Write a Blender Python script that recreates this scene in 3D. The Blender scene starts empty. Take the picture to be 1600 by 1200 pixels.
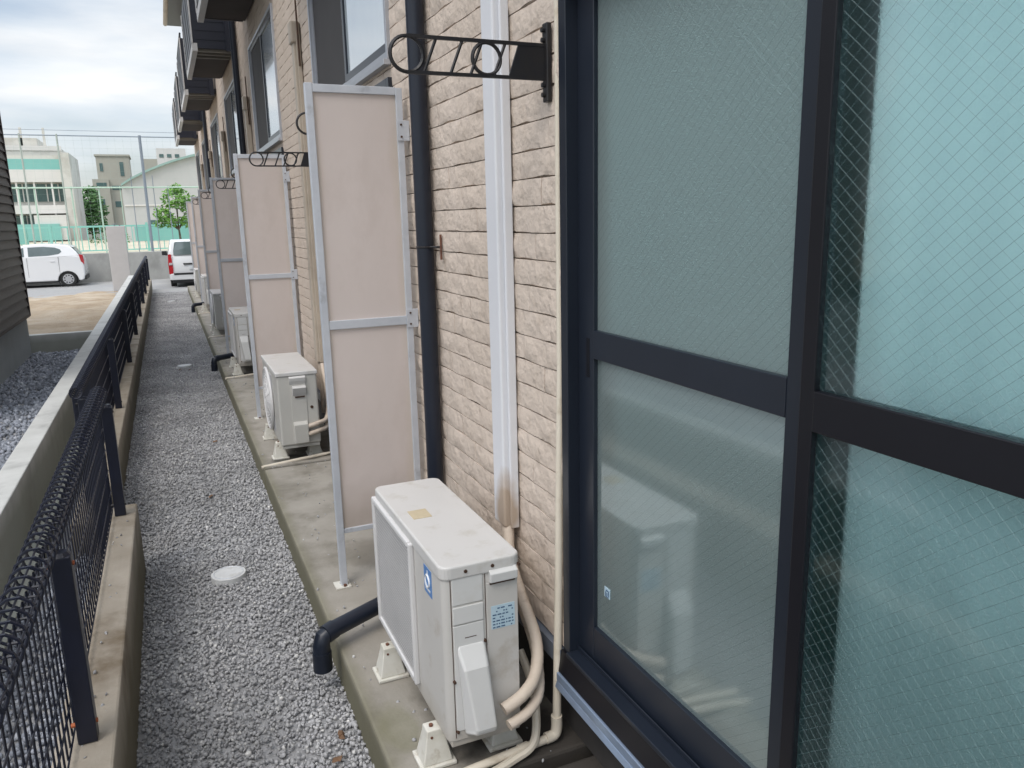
import bpy, bmesh, math, random
import numpy as np
from mathutils import Vector, Matrix
random.seed(7); rng = np.random.default_rng(7)
S = bpy.context.scene; C = S.collection
R = math.radians; PI = math.pi

# ------------------------------------------------------------ camera
cam = bpy.data.cameras.new('camera'); co = bpy.data.objects.new('camera', cam); C.objects.link(co)
cam.sensor_width = 36; cam.lens = 1215/1600*36; cam.clip_start = .05; cam.clip_end = 2000
M3 = Matrix(((0.91466512, 0.10470928, -0.39041475), (-0.4035897, 0.18298034, -0.8964561), (-0.02242905, 0.97752451, 0.20962532)))
co.matrix_world = Matrix.Translation((0, 0, 1.5)) @ M3.to_4x4()
S.camera = co
# ------------------------------------------------------------ world + sun
w = bpy.data.worlds.new('World'); S.world = w; w.use_nodes = True
nt = w.node_tree; nt.nodes.clear(); N = nt.nodes.new; L = nt.links.new
out = N('ShaderNodeOutputWorld'); bg = N('ShaderNodeBackground'); sky = N('ShaderNodeTexSky')
sky.sky_type = 'NISHITA'; sky.sun_disc = False; sky.sun_elevation = R(58); sky.sun_rotation = R(235)
sky.dust_density = 2.0; sky.air_density = 1.0
tc = N('ShaderNodeTexCoord'); mp = N('ShaderNodeMapping'); mp.inputs['Scale'].default_value = (1.2, 1.2, 5.5)
no = N('ShaderNodeTexNoise'); no.inputs['Scale'].default_value = 2.0; no.inputs['Detail'].default_value = 7; no.inputs['Roughness'].default_value = .52
rp = N('ShaderNodeValToRGB'); rp.color_ramp.elements[0].position = .38; rp.color_ramp.elements[1].position = .62
rp.color_ramp.elements[0].color = (.38,.38,.38,1); rp.color_ramp.elements[1].color = (.97,.97,.97,1)
mx = N('ShaderNodeMix'); mx.data_type = 'RGBA'
no2 = N('ShaderNodeTexNoise'); no2.inputs['Scale'].default_value = 4.2; no2.inputs['Detail'].default_value = 6
cr = N('ShaderNodeValToRGB'); cr.color_ramp.elements[0].position = .34; cr.color_ramp.elements[1].position = .62
cr.color_ramp.elements[0].color = (6.0,6.5,7.0,1); cr.color_ramp.elements[1].color = (7.2,7.3,7.35,1)
L(tc.outputs['Generated'], mp.inputs['Vector']); L(mp.outputs['Vector'], no.inputs['Vector']); L(mp.outputs['Vector'], no2.inputs['Vector'])
L(no.outputs['Fac'], rp.inputs['Fac']); L(rp.outputs['Color'], mx.inputs[0]); L(no2.outputs['Fac'], cr.inputs['Fac'])
L(sky.outputs['Color'], mx.inputs[6]); L(cr.outputs['Color'], mx.inputs[7])
sxw = N('ShaderNodeSeparateXYZ'); L(tc.outputs['Generated'], sxw.inputs[0])      # an overcast sky is brightest overhead
mrw = N('ShaderNodeMapRange'); mrw.inputs['From Min'].default_value = .28; mrw.inputs['From Max'].default_value = .85; mrw.inputs['To Min'].default_value = 1.0; mrw.inputs['To Max'].default_value = 2.3
L(sxw.outputs[2], mrw.inputs['Value'])
scw = N('ShaderNodeVectorMath'); scw.operation = 'SCALE'; L(mx.outputs[2], scw.inputs[0]); L(mrw.outputs['Result'], scw.inputs['Scale'])
L(scw.outputs[0], bg.inputs['Color']); bg.inputs['Strength'].default_value = .1
L(bg.outputs['Background'], out.inputs['Surface'])
sl = bpy.data.lights.new('sun', 'SUN'); sl.energy = .9; sl.angle = R(25); sl.color = (1, .95, .88)
so = bpy.data.objects.new('sun', sl); C.objects.link(so)
so.rotation_euler = Vector((-.45, -.42, .85)).to_track_quat('Z', 'Y').to_euler()
S.view_settings.view_transform = 'Standard'; S.view_settings.look = 'None'; S.view_settings.gamma = 1
S.view_settings.exposure = 0.52
S.render.engine = 'CYCLES'
S.render.resolution_x = 1024; S.render.resolution_y = 768

# ------------------------------------------------------------ materials
MATS = {}
def mat(name, c1, c2=None, rough=.6, scale=8, bump=0, bscale=60, bdist=.003, metal=0, spec=.5, stain=None, sscale=1.5, spos=(.5,.7), stretch=(1,1,1), detail=5, coat=0):
    m = bpy.data.materials.new(name); m.use_nodes = True; t = m.node_tree; b = t.nodes['Principled BSDF']
    n = t.nodes.new; l = t.links.new
    b.inputs['Roughness'].default_value = rough; b.inputs['Metallic'].default_value = metal
    b.inputs['Specular IOR Level'].default_value = spec; b.inputs['Coat Weight'].default_value = coat
    b.inputs['Base Color'].default_value = (*c1, 1)
    c2 = c2 or tuple(v*.85 for v in c1)
    co_ = n('ShaderNodeTexCoord'); mp_ = n('ShaderNodeMapping'); mp_.inputs['Scale'].default_value = stretch
    l(co_.outputs['Object'], mp_.inputs['Vector'])
    a = n('ShaderNodeTexNoise'); a.inputs['Scale'].default_value = scale; a.inputs['Detail'].default_value = detail; a.inputs['Roughness'].default_value = .6
    l(mp_.outputs['Vector'], a.inputs['Vector'])
    r_ = n('ShaderNodeValToRGB'); r_.color_ramp.elements[0].position = .3; r_.color_ramp.elements[1].position = .7
    r_.color_ramp.elements[0].color = (*c2, 1); r_.color_ramp.elements[1].color = (*c1, 1)
    l(a.outputs['Fac'], r_.inputs['Fac']); src = r_.outputs['Color']
    if stain:
        s = n('ShaderNodeTexNoise'); s.inputs['Scale'].default_value = sscale; s.inputs['Detail'].default_value = 6; s.inputs['Roughness'].default_value = .62
        l(mp_.outputs['Vector'], s.inputs['Vector'])
        q = n('ShaderNodeMapRange'); q.inputs['From Min'].default_value = spos[0]; q.inputs['From Max'].default_value = spos[1]
        l(s.outputs['Fac'], q.inputs['Value'])
        x = n('ShaderNodeMix'); x.data_type = 'RGBA'; l(q.outputs['Result'], x.inputs[0]); l(src, x.inputs[6]); x.inputs[7].default_value = (*stain, 1)
        src = x.outputs[2]
    l(src, b.inputs['Base Color'])
    if bump:
        k = n('ShaderNodeTexNoise'); k.inputs['Scale'].default_value = bscale; k.inputs['Detail'].default_value = 5
        l(mp_.outputs['Vector'], k.inputs['Vector'])
        bp = n('ShaderNodeBump'); bp.inputs['Strength'].default_value = bump; bp.inputs['Distance'].default_value = bdist
        l(k.outputs['Fac'], bp.inputs['Height']); l(bp.outputs['Normal'], b.inputs['Normal'])
    MATS[name] = m; return m
def blend_by(m, axis, lo, hi, color, noise=.0, nscale=9, strength=1, lim=None):
    """blend a real dirt colour in along an object-space axis (moss, splash dirt)"""
    t = m.node_tree; n = t.nodes.new; l = t.links.new; b = t.nodes['Principled BSDF']
    old = b.inputs['Base Color'].links[0].from_socket
    tc_ = n('ShaderNodeTexCoord'); sx = n('ShaderNodeSeparateXYZ'); l(tc_.outputs['Object'], sx.inputs[0])
    nz = n('ShaderNodeTexNoise'); nz.inputs['Scale'].default_value = nscale; nz.inputs['Detail'].default_value = 5; l(tc_.outputs['Object'], nz.inputs['Vector'])
    ml = n('ShaderNodeMath'); ml.operation = 'MULTIPLY_ADD'; l(nz.outputs['Fac'], ml.inputs[0]); ml.inputs[1].default_value = noise; l(sx.outputs[axis], ml.inputs[2])
    mr = n('ShaderNodeMapRange'); mr.inputs['From Min'].default_value = lo+noise*.5; mr.inputs['From Max'].default_value = hi+noise*.5; mr.inputs['To Max'].default_value = strength
    l(ml.outputs[0], mr.inputs['Value'])
    x = n('ShaderNodeMix'); x.data_type = 'RGBA'; l(mr.outputs['Result'], x.inputs[0]); l(old, x.inputs[6]); x.inputs[7].default_value = (*color, 1)
    l(x.outputs[2], b.inputs['Base Color'])
def blob_stain_or_shade(m, centre, radius, color, strength=.9, squash=(1,1,1)):  # noisy-edged patch, for real stains and for painted contact shadow
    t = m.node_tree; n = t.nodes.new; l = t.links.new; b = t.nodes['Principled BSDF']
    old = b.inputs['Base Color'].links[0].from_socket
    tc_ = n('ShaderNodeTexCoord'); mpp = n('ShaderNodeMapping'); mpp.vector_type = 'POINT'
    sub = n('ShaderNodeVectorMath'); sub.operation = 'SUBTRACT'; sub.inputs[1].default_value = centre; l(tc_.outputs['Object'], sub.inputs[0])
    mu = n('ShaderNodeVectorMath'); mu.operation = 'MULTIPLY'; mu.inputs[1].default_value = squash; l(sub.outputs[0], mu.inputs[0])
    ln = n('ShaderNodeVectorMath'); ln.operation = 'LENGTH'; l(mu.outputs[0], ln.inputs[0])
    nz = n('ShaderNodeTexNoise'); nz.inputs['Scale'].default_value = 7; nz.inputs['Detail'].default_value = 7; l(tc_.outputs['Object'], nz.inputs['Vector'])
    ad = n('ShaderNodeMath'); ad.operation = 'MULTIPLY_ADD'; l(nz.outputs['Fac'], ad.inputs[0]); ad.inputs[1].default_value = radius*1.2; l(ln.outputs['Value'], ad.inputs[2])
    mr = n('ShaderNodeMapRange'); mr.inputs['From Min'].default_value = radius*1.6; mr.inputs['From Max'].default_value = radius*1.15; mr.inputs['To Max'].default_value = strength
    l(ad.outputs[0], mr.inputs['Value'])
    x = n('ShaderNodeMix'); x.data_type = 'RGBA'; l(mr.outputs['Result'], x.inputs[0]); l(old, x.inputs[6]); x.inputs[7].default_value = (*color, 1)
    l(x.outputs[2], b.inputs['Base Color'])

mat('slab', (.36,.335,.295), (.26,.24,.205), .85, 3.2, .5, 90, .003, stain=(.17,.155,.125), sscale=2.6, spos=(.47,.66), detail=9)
blend_by(MATS['slab'], 2, -.012, -.05, (.085,.082,.045), .05, 12, .85)
blend_by(MATS['slab'], 0, .475, .425, (.17,.16,.105), .05, 9, .7)
blob_stain_or_shade(MATS['slab'], (.72,3.35,0), .10, (.20,.18,.15), .7, (.8,.5,1))
blob_stain_or_shade(MATS['slab'], (.69,2.12,0), .12, (.10,.09,.07), .8, (1,.36,1))  # contact shadow of the nearest unit, painted into the slab colour
blob_stain_or_shade(MATS['slab'], (.70,5.33,0), .12, (.10,.09,.07), .8, (1,.36,1))  # same painted contact shadow beneath the second unit
blob_stain_or_shade(MATS['slab'], (.86,1.74,0), .30, (.035,.03,.026), .95, (1,.8,1))
blob_stain_or_shade(MATS['slab'], (.62,5.02,0), .13, (.05,.046,.038), .85, (.6,1.1,1))
blob_stain_or_shade(MATS['slab'], (.62,8.18,0), .13, (.05,.046,.038), .85, (.6,1.1,1))
blob_stain_or_shade(MATS['slab'], (.50,2.05,0), .07, (.17,.165,.09), .45, (1,.5,1))
mat('alley_wall', (.37,.33,.275), (.28,.245,.195), .85, 5, .5, 70, .003, stain=(.15,.115,.075), sscale=2.6, spos=(.5,.7), detail=8)
blend_by(MATS['alley_wall'], 2, .175, .02, (.10,.085,.045), .09, 11, .9)
mat('far_alley_wall', (.38,.335,.27), (.28,.24,.185), .85, 5, .5, 70, .003, stain=(.14,.11,.07), sscale=2.6, spos=(.52,.7), detail=8)
blend_by(MATS['far_alley_wall'], 2, .115, -.02, (.09,.078,.045), .08, 11, .9)
mat('new_concrete', (.56,.565,.545), (.46,.465,.445), .8, 6, .3, 80, .002, stain=(.27,.27,.26), sscale=2.2, spos=(.55,.75))
blend_by(MATS['new_concrete'], 2, .285, .20, (.27,.28,.235), .05, 6, .75)
mat('foundation', (.38,.41,.42), (.33,.36,.37), .8, 4, .2, 60, .002)
mat('gravel_bed', (.34,.34,.345), (.26,.26,.265), .95, 90, .8, 150, .006)
mat('dirt', (.42,.335,.235), (.31,.24,.165), .95, 6, .7, 40, .02, stain=(.47,.40,.31), sscale=1.4, spos=(.45,.65), detail=9)
mat('asphalt', (.33,.33,.325), (.27,.27,.27), .9, 12, .4, 200, .003, stain=(.38,.37,.35), sscale=.7, spos=(.5,.7))
mat('far_ground', (.16,.16,.14), (.11,.12,.09), .95, .2)
mat('sport_sand', (.55,.50,.38), (.48,.44,.34), .95, .5)
mat('retaining', (.42,.42,.40), (.33,.33,.315), .9, 3, .3, 40, .004, stain=(.24,.24,.225), sscale=1.2, spos=(.5,.7), stretch=(1,1,.6))
mat('brick', (.61,.52,.445), (.54,.455,.38), .82, 3.5, 1.0, 36, .008, stain=(.41,.335,.27), sscale=13, spos=(.55,.78), detail=10)
mat('brick_joint', (.26,.21,.165), (.20,.155,.12), .9, 30)
mat('plaster_band', (.30,.25,.20), (.26,.21,.17), .8)
mat('base_dark', (.055,.05,.048), (.03,.028,.027), .9, 6)
mat('flashing', (.20,.23,.29), (.15,.17,.21), .4, 10, metal=.4)
mat('sash_navy', (.013,.018,.029), (.010,.014,.023), .32, 3, spec=.55)
mat('sash_black', (.006,.006,.010), (.005,.005,.008), .35, 3, spec=.4)
mat('silver', (.50,.52,.56), (.42,.44,.48), .38, 5, metal=.55)
mat('sill_blue', (.36,.46,.62), (.28,.36,.50), .32, 6, metal=.5, stain=(.20,.22,.26), sscale=5, spos=(.5,.7), stretch=(1,.3,1))
mat('screen_frame', (.58,.61,.66), (.50,.53,.58), .42, 14, metal=.2, stain=(.30,.31,.33), sscale=6, spos=(.58,.75))
mat('screen_panel', (.84,.74,.69), (.79,.695,.645), .5, 2.5, stretch=(1.6,1,.9), stain=(.70,.60,.54), sscale=1.6, spos=(.5,.75))
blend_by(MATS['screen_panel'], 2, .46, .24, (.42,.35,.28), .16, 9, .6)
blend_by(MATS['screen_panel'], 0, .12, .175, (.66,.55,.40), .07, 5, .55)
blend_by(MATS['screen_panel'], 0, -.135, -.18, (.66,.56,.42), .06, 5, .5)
mat('ac_body', (.54,.525,.50), (.50,.485,.46), .42, 3, .15, 300, .0006, stain=(.40,.36,.31), sscale=9, spos=(.56,.74))
mat('ac_lid', (.58,.57,.555), (.54,.53,.515), .45, 2.5, .1, 300, .0006, stain=(.46,.44,.40), sscale=11, spos=(.55,.72), detail=9)
mat('ac_cover', (.62,.62,.61), (.58,.58,.57), .38, 4, stain=(.50,.47,.42), sscale=6, spos=(.55,.8))
mat('ac_grille', (.62,.61,.605), (.56,.555,.55), .45, 5)
mat('ac_inside', (.42,.42,.43), (.36,.36,.37), .6, 5)
mat('ac_foot', (.66,.65,.60), (.55,.53,.46), .6, 14, stain=(.30,.24,.16), sscale=16, spos=(.55,.72))
mat('screw', (.06,.04,.03), (.10,.05,.03), .6, 40, metal=.4)
mat('rust', (.17,.07,.04), (.10,.045,.03), .85, 60)
mat('orange_cap', (.45,.12,.04), (.30,.08,.03), .7, 60)
mat('label_blue', (.10,.24,.52), (.08,.20,.45), .4, 5)
mat('label_white', (.75,.78,.80), None, .4)
mat('label_pale', (.47,.60,.68), (.40,.54,.62), .4, 30)
mat('label_ink', (.06,.12,.22), None, .5)
mat('label_tan', (.52,.44,.30), (.45,.38,.26), .6, 40)
mat('ac2_body', (.50,.49,.455), (.45,.44,.41), .45, 3, .15, 300, .0006, stain=(.40,.385,.35), sscale=7, spos=(.55,.8))
mat('pipe_navy', (.014,.018,.030), (.010,.014,.024), .36, 5, spec=.4)
mat('pipe_beige', (.68,.62,.52), (.62,.56,.46), .45, 9, stain=(.44,.36,.26), sscale=12, spos=(.55,.75))
mat('tape_beige', (.58,.50,.42), (.52,.44,.36), .55, 5, .5, 26, .004, stretch=(1,1,3), stain=(.36,.28,.22), sscale=9, spos=(.55,.75))
mat('duct_white', (.68,.69,.72), (.63,.64,.67), .4, 2)
blend_by(MATS['ac_body'], 2, .20, .10, (.30,.26,.20), .10, 14, .55)
blob_stain_or_shade(MATS['duct_white'], (-.045,-.035,.62), .06, (.38,.29,.21), .9, (1,1,.40))
mat('duct_beige', (.46,.40,.33), (.40,.345,.28), .5, 4, stain=(.33,.28,.23), sscale=3, spos=(.5,.7))
mat('iron_black', (.012,.012,.016), (.02,.017,.016), .42, 30)
mat('fence_navy', (.010,.013,.028), (.008,.010,.020), .36, 8, spec=.45)
mat('lid_white', (.66,.67,.67), (.56,.565,.56), .6, 25, stain=(.42,.41,.38), sscale=14, spos=(.52,.72))
mat('siding_dark', (.10,.096,.092), (.075,.072,.07), .5, 3, .3, 20, .002, stretch=(1,3,12))
mat('siding_trim', (.04,.03,.03), None, .5)
mat('balcony_navy', (.020,.024,.040), (.015,.018,.030), .45, 3)
mat('balcony_white', (.62,.62,.62), (.56,.56,.56), .5, 3)
mat('balcony_beam', (.26,.25,.22), (.20,.19,.17), .6, 5)
mat('balcony_under', (.05,.04,.04), (.035,.03,.03), .8, 4)
mat('car_white', (.78,.79,.80), (.76,.77,.78), .22, 2, coat=.7)
mat('car_glass', (.14,.18,.18), (.09,.12,.12), .08, 2, spec=.8)
mat('car_black', (.02,.02,.022), None, .5)
mat('car_red', (.50,.02,.03), (.38,.015,.02), .2, 10, coat=.5)
mat('car_clear', (.65,.60,.62), None, .15)
mat('rubber', (.02,.02,.02), None, .8)
mat('rim', (.55,.56,.58), (.45,.46,.48), .35, 6, metal=.5)
mat('pillar_grey', (.56,.55,.55), (.52,.51,.51), .85, 5, .3, 60, .003)
mat('school_wall', (.62,.61,.56), (.57,.56,.52), .85, .6, stain=(.40,.38,.33), sscale=.5, spos=(.5,.7))
mat('school_white', (.68,.67,.64), (.62,.61,.58), .8, .8)
mat('school_teal', (.22,.50,.45), (.19,.45,.41), .5, 1)
mat('far_glass', (.10,.17,.16), (.06,.11,.11), .15, .9)
mat('grey_block', (.43,.42,.355), (.37,.36,.305), .85, .8, stain=(.33,.32,.275), sscale=.4, spos=(.5,.7))
mat('gym_wall', (.50,.51,.50), (.45,.46,.45), .8, .8)
mat('gym_roof', (.28,.42,.38), (.24,.36,.33), .5, 1)
mat('pole_grey', (.28,.32,.36), (.24,.28,.32), .5, 4, metal=.3)
mat('pole_pale', (.45,.50,.44), (.40,.45,.40), .6, 4)
mat('net_green', (.50,.66,.53), (.44,.60,.48), .5, 4)
mat('net_wire', (.40,.50,.44), None, .5)
mat('turq', (.26,.58,.51), (.22,.52,.46), .5, 3)
mat('bark', (.12,.085,.055), (.07,.05,.035), .9, 12)
mat('leaf_a', (.20,.40,.07), (.08,.20,.035), .6, 2.2, spec=.3)
mat('leaf_b', (.12,.24,.085), (.06,.14,.05), .7, 1.2, spec=.3)
mat('dry_leaf', (.20,.11,.06), (.12,.07,.04), .8, 30)
mat('curtain', (.45,.55,.57), (.44,.54,.56), .9, 2)
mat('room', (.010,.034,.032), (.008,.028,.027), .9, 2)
mat('white_line', (.62,.62,.60), None, .6)
# the boards are milky plastic: some light comes through
t_ = MATS['screen_panel'].node_tree; b_ = t_.nodes['Principled BSDF']; o_ = t_.nodes['Material Output']
tr_ = t_.nodes.new('ShaderNodeBsdfTranslucent'); ms_ = t_.nodes.new('ShaderNodeMixShader'); ms_.inputs[0].default_value = .42
t_.links.new(b_.inputs['Base Color'].links[0].from_socket, tr_.inputs['Color']); t_.links.new(b_.outputs[0], ms_.inputs[1]); t_.links.new(tr_.outputs[0], ms_.inputs[2]); t_.links.new(ms_.outputs[0], o_.inputs['Surface'])
# stones
def stone_mat(name, stops):
    m = bpy.data.materials.new(name); m.use_nodes = True; t = m.node_tree; b = t.nodes['Principled BSDF']; n = t.nodes.new; l = t.links.new
    g = n('ShaderNodeNewGeometry'); r_ = n('ShaderNodeValToRGB'); e = r_.color_ramp.elements
    e[0].position = stops[0][0]; e[0].color = (*stops[0][1], 1); e[1].position = stops[-1][0]; e[1].color = (*stops[-1][1], 1)
    for p, c in stops[1:-1]: q = e.new(p); q.color = (*c, 1)
    l(g.outputs['Random Per Island'], r_.inputs['Fac'])
    a = n('ShaderNodeTexNoise'); a.inputs['Scale'].default_value = 220; a.inputs['Detail'].default_value = 3
    tc_ = n('ShaderNodeTexCoord'); l(tc_.outputs['Object'], a.inputs['Vector'])
    mr = n('ShaderNodeMapRange'); mr.inputs['To Min'].default_value = .75; mr.inputs['To Max'].default_value = 1.2; l(a.outputs['Fac'], mr.inputs['Value'])
    x = n('ShaderNodeVectorMath'); x.operation = 'SCALE'; l(r_.outputs['Color'], x.inputs[0]); l(mr.outputs['Result'], x.inputs['Scale'])
    big = n('ShaderNodeTexNoise'); big.inputs['Scale'].default_value = 2.3; big.inputs['Detail'].default_value = 4; l(tc_.outputs['Object'], big.inputs['Vector'])
    mb_ = n('ShaderNodeMapRange'); mb_.inputs['From Min'].default_value = .35; mb_.inputs['From Max'].default_value = .65; mb_.inputs['To Min'].default_value = .80; mb_.inputs['To Max'].default_value = 1.12; l(big.outputs['Fac'], mb_.inputs['Value'])
    x2 = n('ShaderNodeVectorMath'); x2.operation = 'SCALE'; l(x.outputs[0], x2.inputs[0]); l(mb_.outputs['Result'], x2.inputs['Scale'])
    l(x2.outputs[0], b.inputs['Base Color']); b.inputs['Roughness'].default_value = .8; b.inputs['Specular IOR Level'].default_value = .25
    MATS[name] = m
stone_mat('stones_grey', [(0,(.29,.29,.30)), (.3,(.36,.36,.365)), (.7,(.41,.41,.42)), (.97,(.47,.467,.46)), (1,(.70,.69,.67))])
stone_mat('stones_blue', [(0,(.19,.205,.235)), (.5,(.27,.29,.33)), (.9,(.36,.38,.43)), (1,(.52,.54,.58))])
# figured wired glass
WCA = (.10,.17,.18,1); WCB = (.36,.47,.48,1)
def glass_mat(name, dif, fac_d, trans, refl, rough_r=.03, rough_t=.28):
    m = bpy.data.materials.new(name); m.use_nodes = True; t = m.node_tree; t.nodes.clear(); n = t.nodes.new; l = t.links.new
    o = n('ShaderNodeOutputMaterial'); tc_ = n('ShaderNodeTexCoord'); sx = n('ShaderNodeSeparateXYZ'); l(tc_.outputs['Object'], sx.inputs[0])
    def lines(ky, kz, pitch, width):
        a = n('ShaderNodeMath'); a.operation = 'MULTIPLY'; l(sx.outputs[1], a.inputs[0]); a.inputs[1].default_value = ky/pitch
        b_ = n('ShaderNodeMath'); b_.operation = 'MULTIPLY_ADD'; l(sx.outputs[2], b_.inputs[0]); b_.inputs[1].default_value = kz/pitch; l(a.outputs[0], b_.inputs[2])
        f = n('ShaderNodeMath'); f.operation = 'FRACT'; l(b_.outputs[0], f.inputs[0])
        s_ = n('ShaderNodeMath'); s_.operation = 'LESS_THAN'; l(f.outputs[0], s_.inputs[0]); s_.inputs[1].default_value = width/pitch
        return s_
    la = lines(.66, .75, .0172, .0010); lb = lines(-.66, .75, .0172, .0009)
    mxm = n('ShaderNodeMath'); mxm.operation = 'MAXIMUM'; l(la.outputs[0], mxm.inputs[0]); l(lb.outputs[0], mxm.inputs[1])
    nz = n('ShaderNodeTexNoise'); nz.inputs['Scale'].default_value = 330; nz.inputs['Detail'].default_value = 2; l(tc_.outputs['Object'], nz.inputs['Vector'])
    bp = n('ShaderNodeBump'); bp.inputs['Strength'].default_value = .55; bp.inputs['Distance'].default_value = .002; l(nz.outputs['Fac'], bp.inputs['Height'])
    rf = n('ShaderNodeBsdfRefraction'); rf.inputs['Color'].default_value = (*trans, 1); rf.inputs['IOR'].default_value = 1.06; rf.inputs['Roughness'].default_value = rough_t
    l(bp.outputs['Normal'], rf.inputs['Normal'])
    tl = n('ShaderNodeBsdfDiffuse'); tl.inputs['Color'].default_value = (*dif, 1); l(bp.outputs['Normal'], tl.inputs['Normal'])
    m1 = n('ShaderNodeMixShader'); m1.inputs[0].default_value = fac_d; l(rf.outputs[0], m1.inputs[1]); l(tl.outputs[0], m1.inputs[2])
    wc = n('ShaderNodeMix'); wc.data_type = 'RGBA'; l(la.outputs[0], wc.inputs[0]); wc.inputs[6].default_value = WCB; wc.inputs[7].default_value = WCA
    wd = n('ShaderNodeBsdfPrincipled'); l(wc.outputs[2], wd.inputs['Base Color']); wd.inputs['Metallic'].default_value = .2; wd.inputs['Roughness'].default_value = .45
    wf = n('ShaderNodeMath'); wf.operation = 'MULTIPLY'; l(mxm.outputs[0], wf.inputs[0]); wf.inputs[1].default_value = .5
    m2 = n('ShaderNodeMixShader'); l(wf.outputs[0], m2.inputs[0]); l(m1.outputs[0], m2.inputs[1]); l(wd.outputs[0], m2.inputs[2])
    fr = n('ShaderNodeFresnel'); fr.inputs['IOR'].default_value = 1.5
    fm = n('ShaderNodeMath'); fm.operation = 'MULTIPLY'; l(fr.outputs[0], fm.inputs[0]); fm.inputs[1].default_value = refl; fm.use_clamp = True
    gl = n('ShaderNodeBsdfGlossy'); gl.inputs['Roughness'].default_value = rough_r; gl.inputs['Color'].default_value = (.85,.95,.97,1)
    m3 = n('ShaderNodeMixShader'); l(fm.outputs[0], m3.inputs[0]); l(m2.outputs[0], m3.inputs[1]); l(gl.outputs[0], m3.inputs[2])
    l(m3.outputs[0], o.inputs['Surface']); MATS[name] = m
glass_mat('wired_glass', (.12,.34,.34), .06, (.80,.92,.92), .10, .08, .36)
glass_mat('hazy_wired_glass', (.29,.355,.35), .50, (.66,.78,.78), .23, .09, .30)
mat('frosted_pane', (.50,.56,.60), (.44,.50,.55), .10, 1.5, spec=.9, coat=.6)
mat('insect_screen', (.06,.058,.06), (.05,.048,.05), .8, 3)

# ------------------------------------------------------------ mesh helpers
class MB:
    def __init__(s): s.v = []; s.f = []
    def add(s, v, f):
        o = len(s.v); s.v += [tuple(p) for p in v]; s.f += [tuple(i+o for i in q) for q in f]; return s
    def box(s, x0, x1, y0, y1, z0, z1):
        return s.add([(x0,y0,z0),(x1,y0,z0),(x1,y1,z0),(x0,y1,z0),(x0,y0,z1),(x1,y0,z1),(x1,y1,z1),(x0,y1,z1)],
                     [(0,3,2,1),(4,5,6,7),(0,1,5,4),(1,2,6,5),(2,3,7,6),(3,0,4,7)])
    def tube(s, pts, r, n=8, caps=True, closed=False):
        P = [Vector(p) for p in pts]; k = len(P); vs = []; fs = []
        rr = r if isinstance(r, (list, tuple)) else [r]*k
        up = None
        for i in range(k):
            if closed: d = P[(i+1)%k]-P[i-1]
            else: d = P[min(i+1,k-1)]-P[max(i-1,0)]
            d.normalize()
            if up is None: up = d.orthogonal().normalized()
            up = (up-d*up.dot(d)).normalized(); sd = d.cross(up)
            for j in range(n):
                a = 2*PI*(j+.5)/n; vs.append(P[i]+(up*math.cos(a)+sd*math.sin(a))*rr[i])
        m = k if closed else k-1
        for i in range(m):
            for j in range(n):
                a = i*n+j; b = i*n+(j+1)%n; c = ((i+1)%k)*n+(j+1)%n; d_ = ((i+1)%k)*n+j
                fs.append((a,b,c,d_))
        if caps and not closed: fs.append(tuple(range(n-1,-1,-1))); fs.append(tuple((k-1)*n+j for j in range(n)))
        return s.add(vs, fs)
    def prism(s, poly, axis, a, b):
        """extrude a polygon (list of 2-tuples) along axis between a and b"""
        n = len(poly)
        def P(p, t):
            return {0:(t,p[0],p[1]), 1:(p[0],t,p[1]), 2:(p[0],p[1],t)}[axis]
        v = [P(p,a) for p in poly]+[P(p,b) for p in poly]
        f = [tuple(range(n)), tuple(range(2*n-1,n-1,-1))]+[(i,(i+1)%n+0,(i+1)%n+n,i+n) for i in range(n)]
        return s.add(v, f)
    def disc(s, c, r, axis, a, b, n=24):
        p = [(c[0]+r*math.cos(2*PI*i/n), c[1]+r*math.sin(2*PI*i/n)) for i in range(n)]
        return s.prism(p, axis, a, b)
    def ring(s, c, R0, r, axis, t, n=24, m=6):
        pts = []
        for i in range(n):
            a = 2*PI*i/n; u, v = c[0]+R0*math.cos(a), c[1]+R0*math.sin(a)
            pts.append({0:(t,u,v),1:(u,t,v),2:(u,v,t)}[axis])
        return s.tube(pts, r, m, closed=True)
    def build(s, name, m, parent=None, smooth=False, bevel=0, seg=2, label=None):
        me = bpy.data.meshes.new(name); me.from_pydata(s.v, [], s.f)
        bm = bmesh.new(); bm.from_mesh(me); bmesh.ops.recalc_face_normals(bm, faces=bm.faces); bm.to_mesh(me); bm.free()
        me.materials.append(MATS[m]); o = bpy.data.objects.new(name, me); C.objects.link(o)
        if smooth:
            for p in me.polygons: p.use_smooth = True
            me.set_sharp_from_angle(angle=R(38))
        if bevel:
            b = o.modifiers.new('bevel','BEVEL'); b.width = bevel; b.segments = seg; b.limit_method = 'ANGLE'; b.angle_limit = R(35)
            b.harden_normals = False
        if parent: o.parent = parent
        if label: o['label'] = label
        return o
def build_split(mb, name, m, parent=None, **k):
    n = len(mb.v); root = list(range(n))
    def find(i):
        while root[i] != i: root[i] = root[root[i]]; i = root[i]
        return i
    for f in mb.f:
        a = find(f[0])
        for j in f[1:]: root[find(j)] = a
    groups = {}
    for f in mb.f: groups.setdefault(find(f[0]), []).append(f)
    out_ = []
    for fs in groups.values():
        ids = sorted({i for f in fs for i in f}); mp_ = {i:j for j,i in enumerate(ids)}
        q = MB(); q.v = [mb.v[i] for i in ids]; q.f = [tuple(mp_[i] for i in f) for f in fs]
        out_.append(q.build(name, m, parent, **k))
    return out_
def tag(o, label=None, cat=None, group=None, kind=None):
    if label: o['label'] = label
    if cat: o['category'] = cat
    if group: o['group'] = group
    if kind: o['kind'] = kind
    return o
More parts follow.
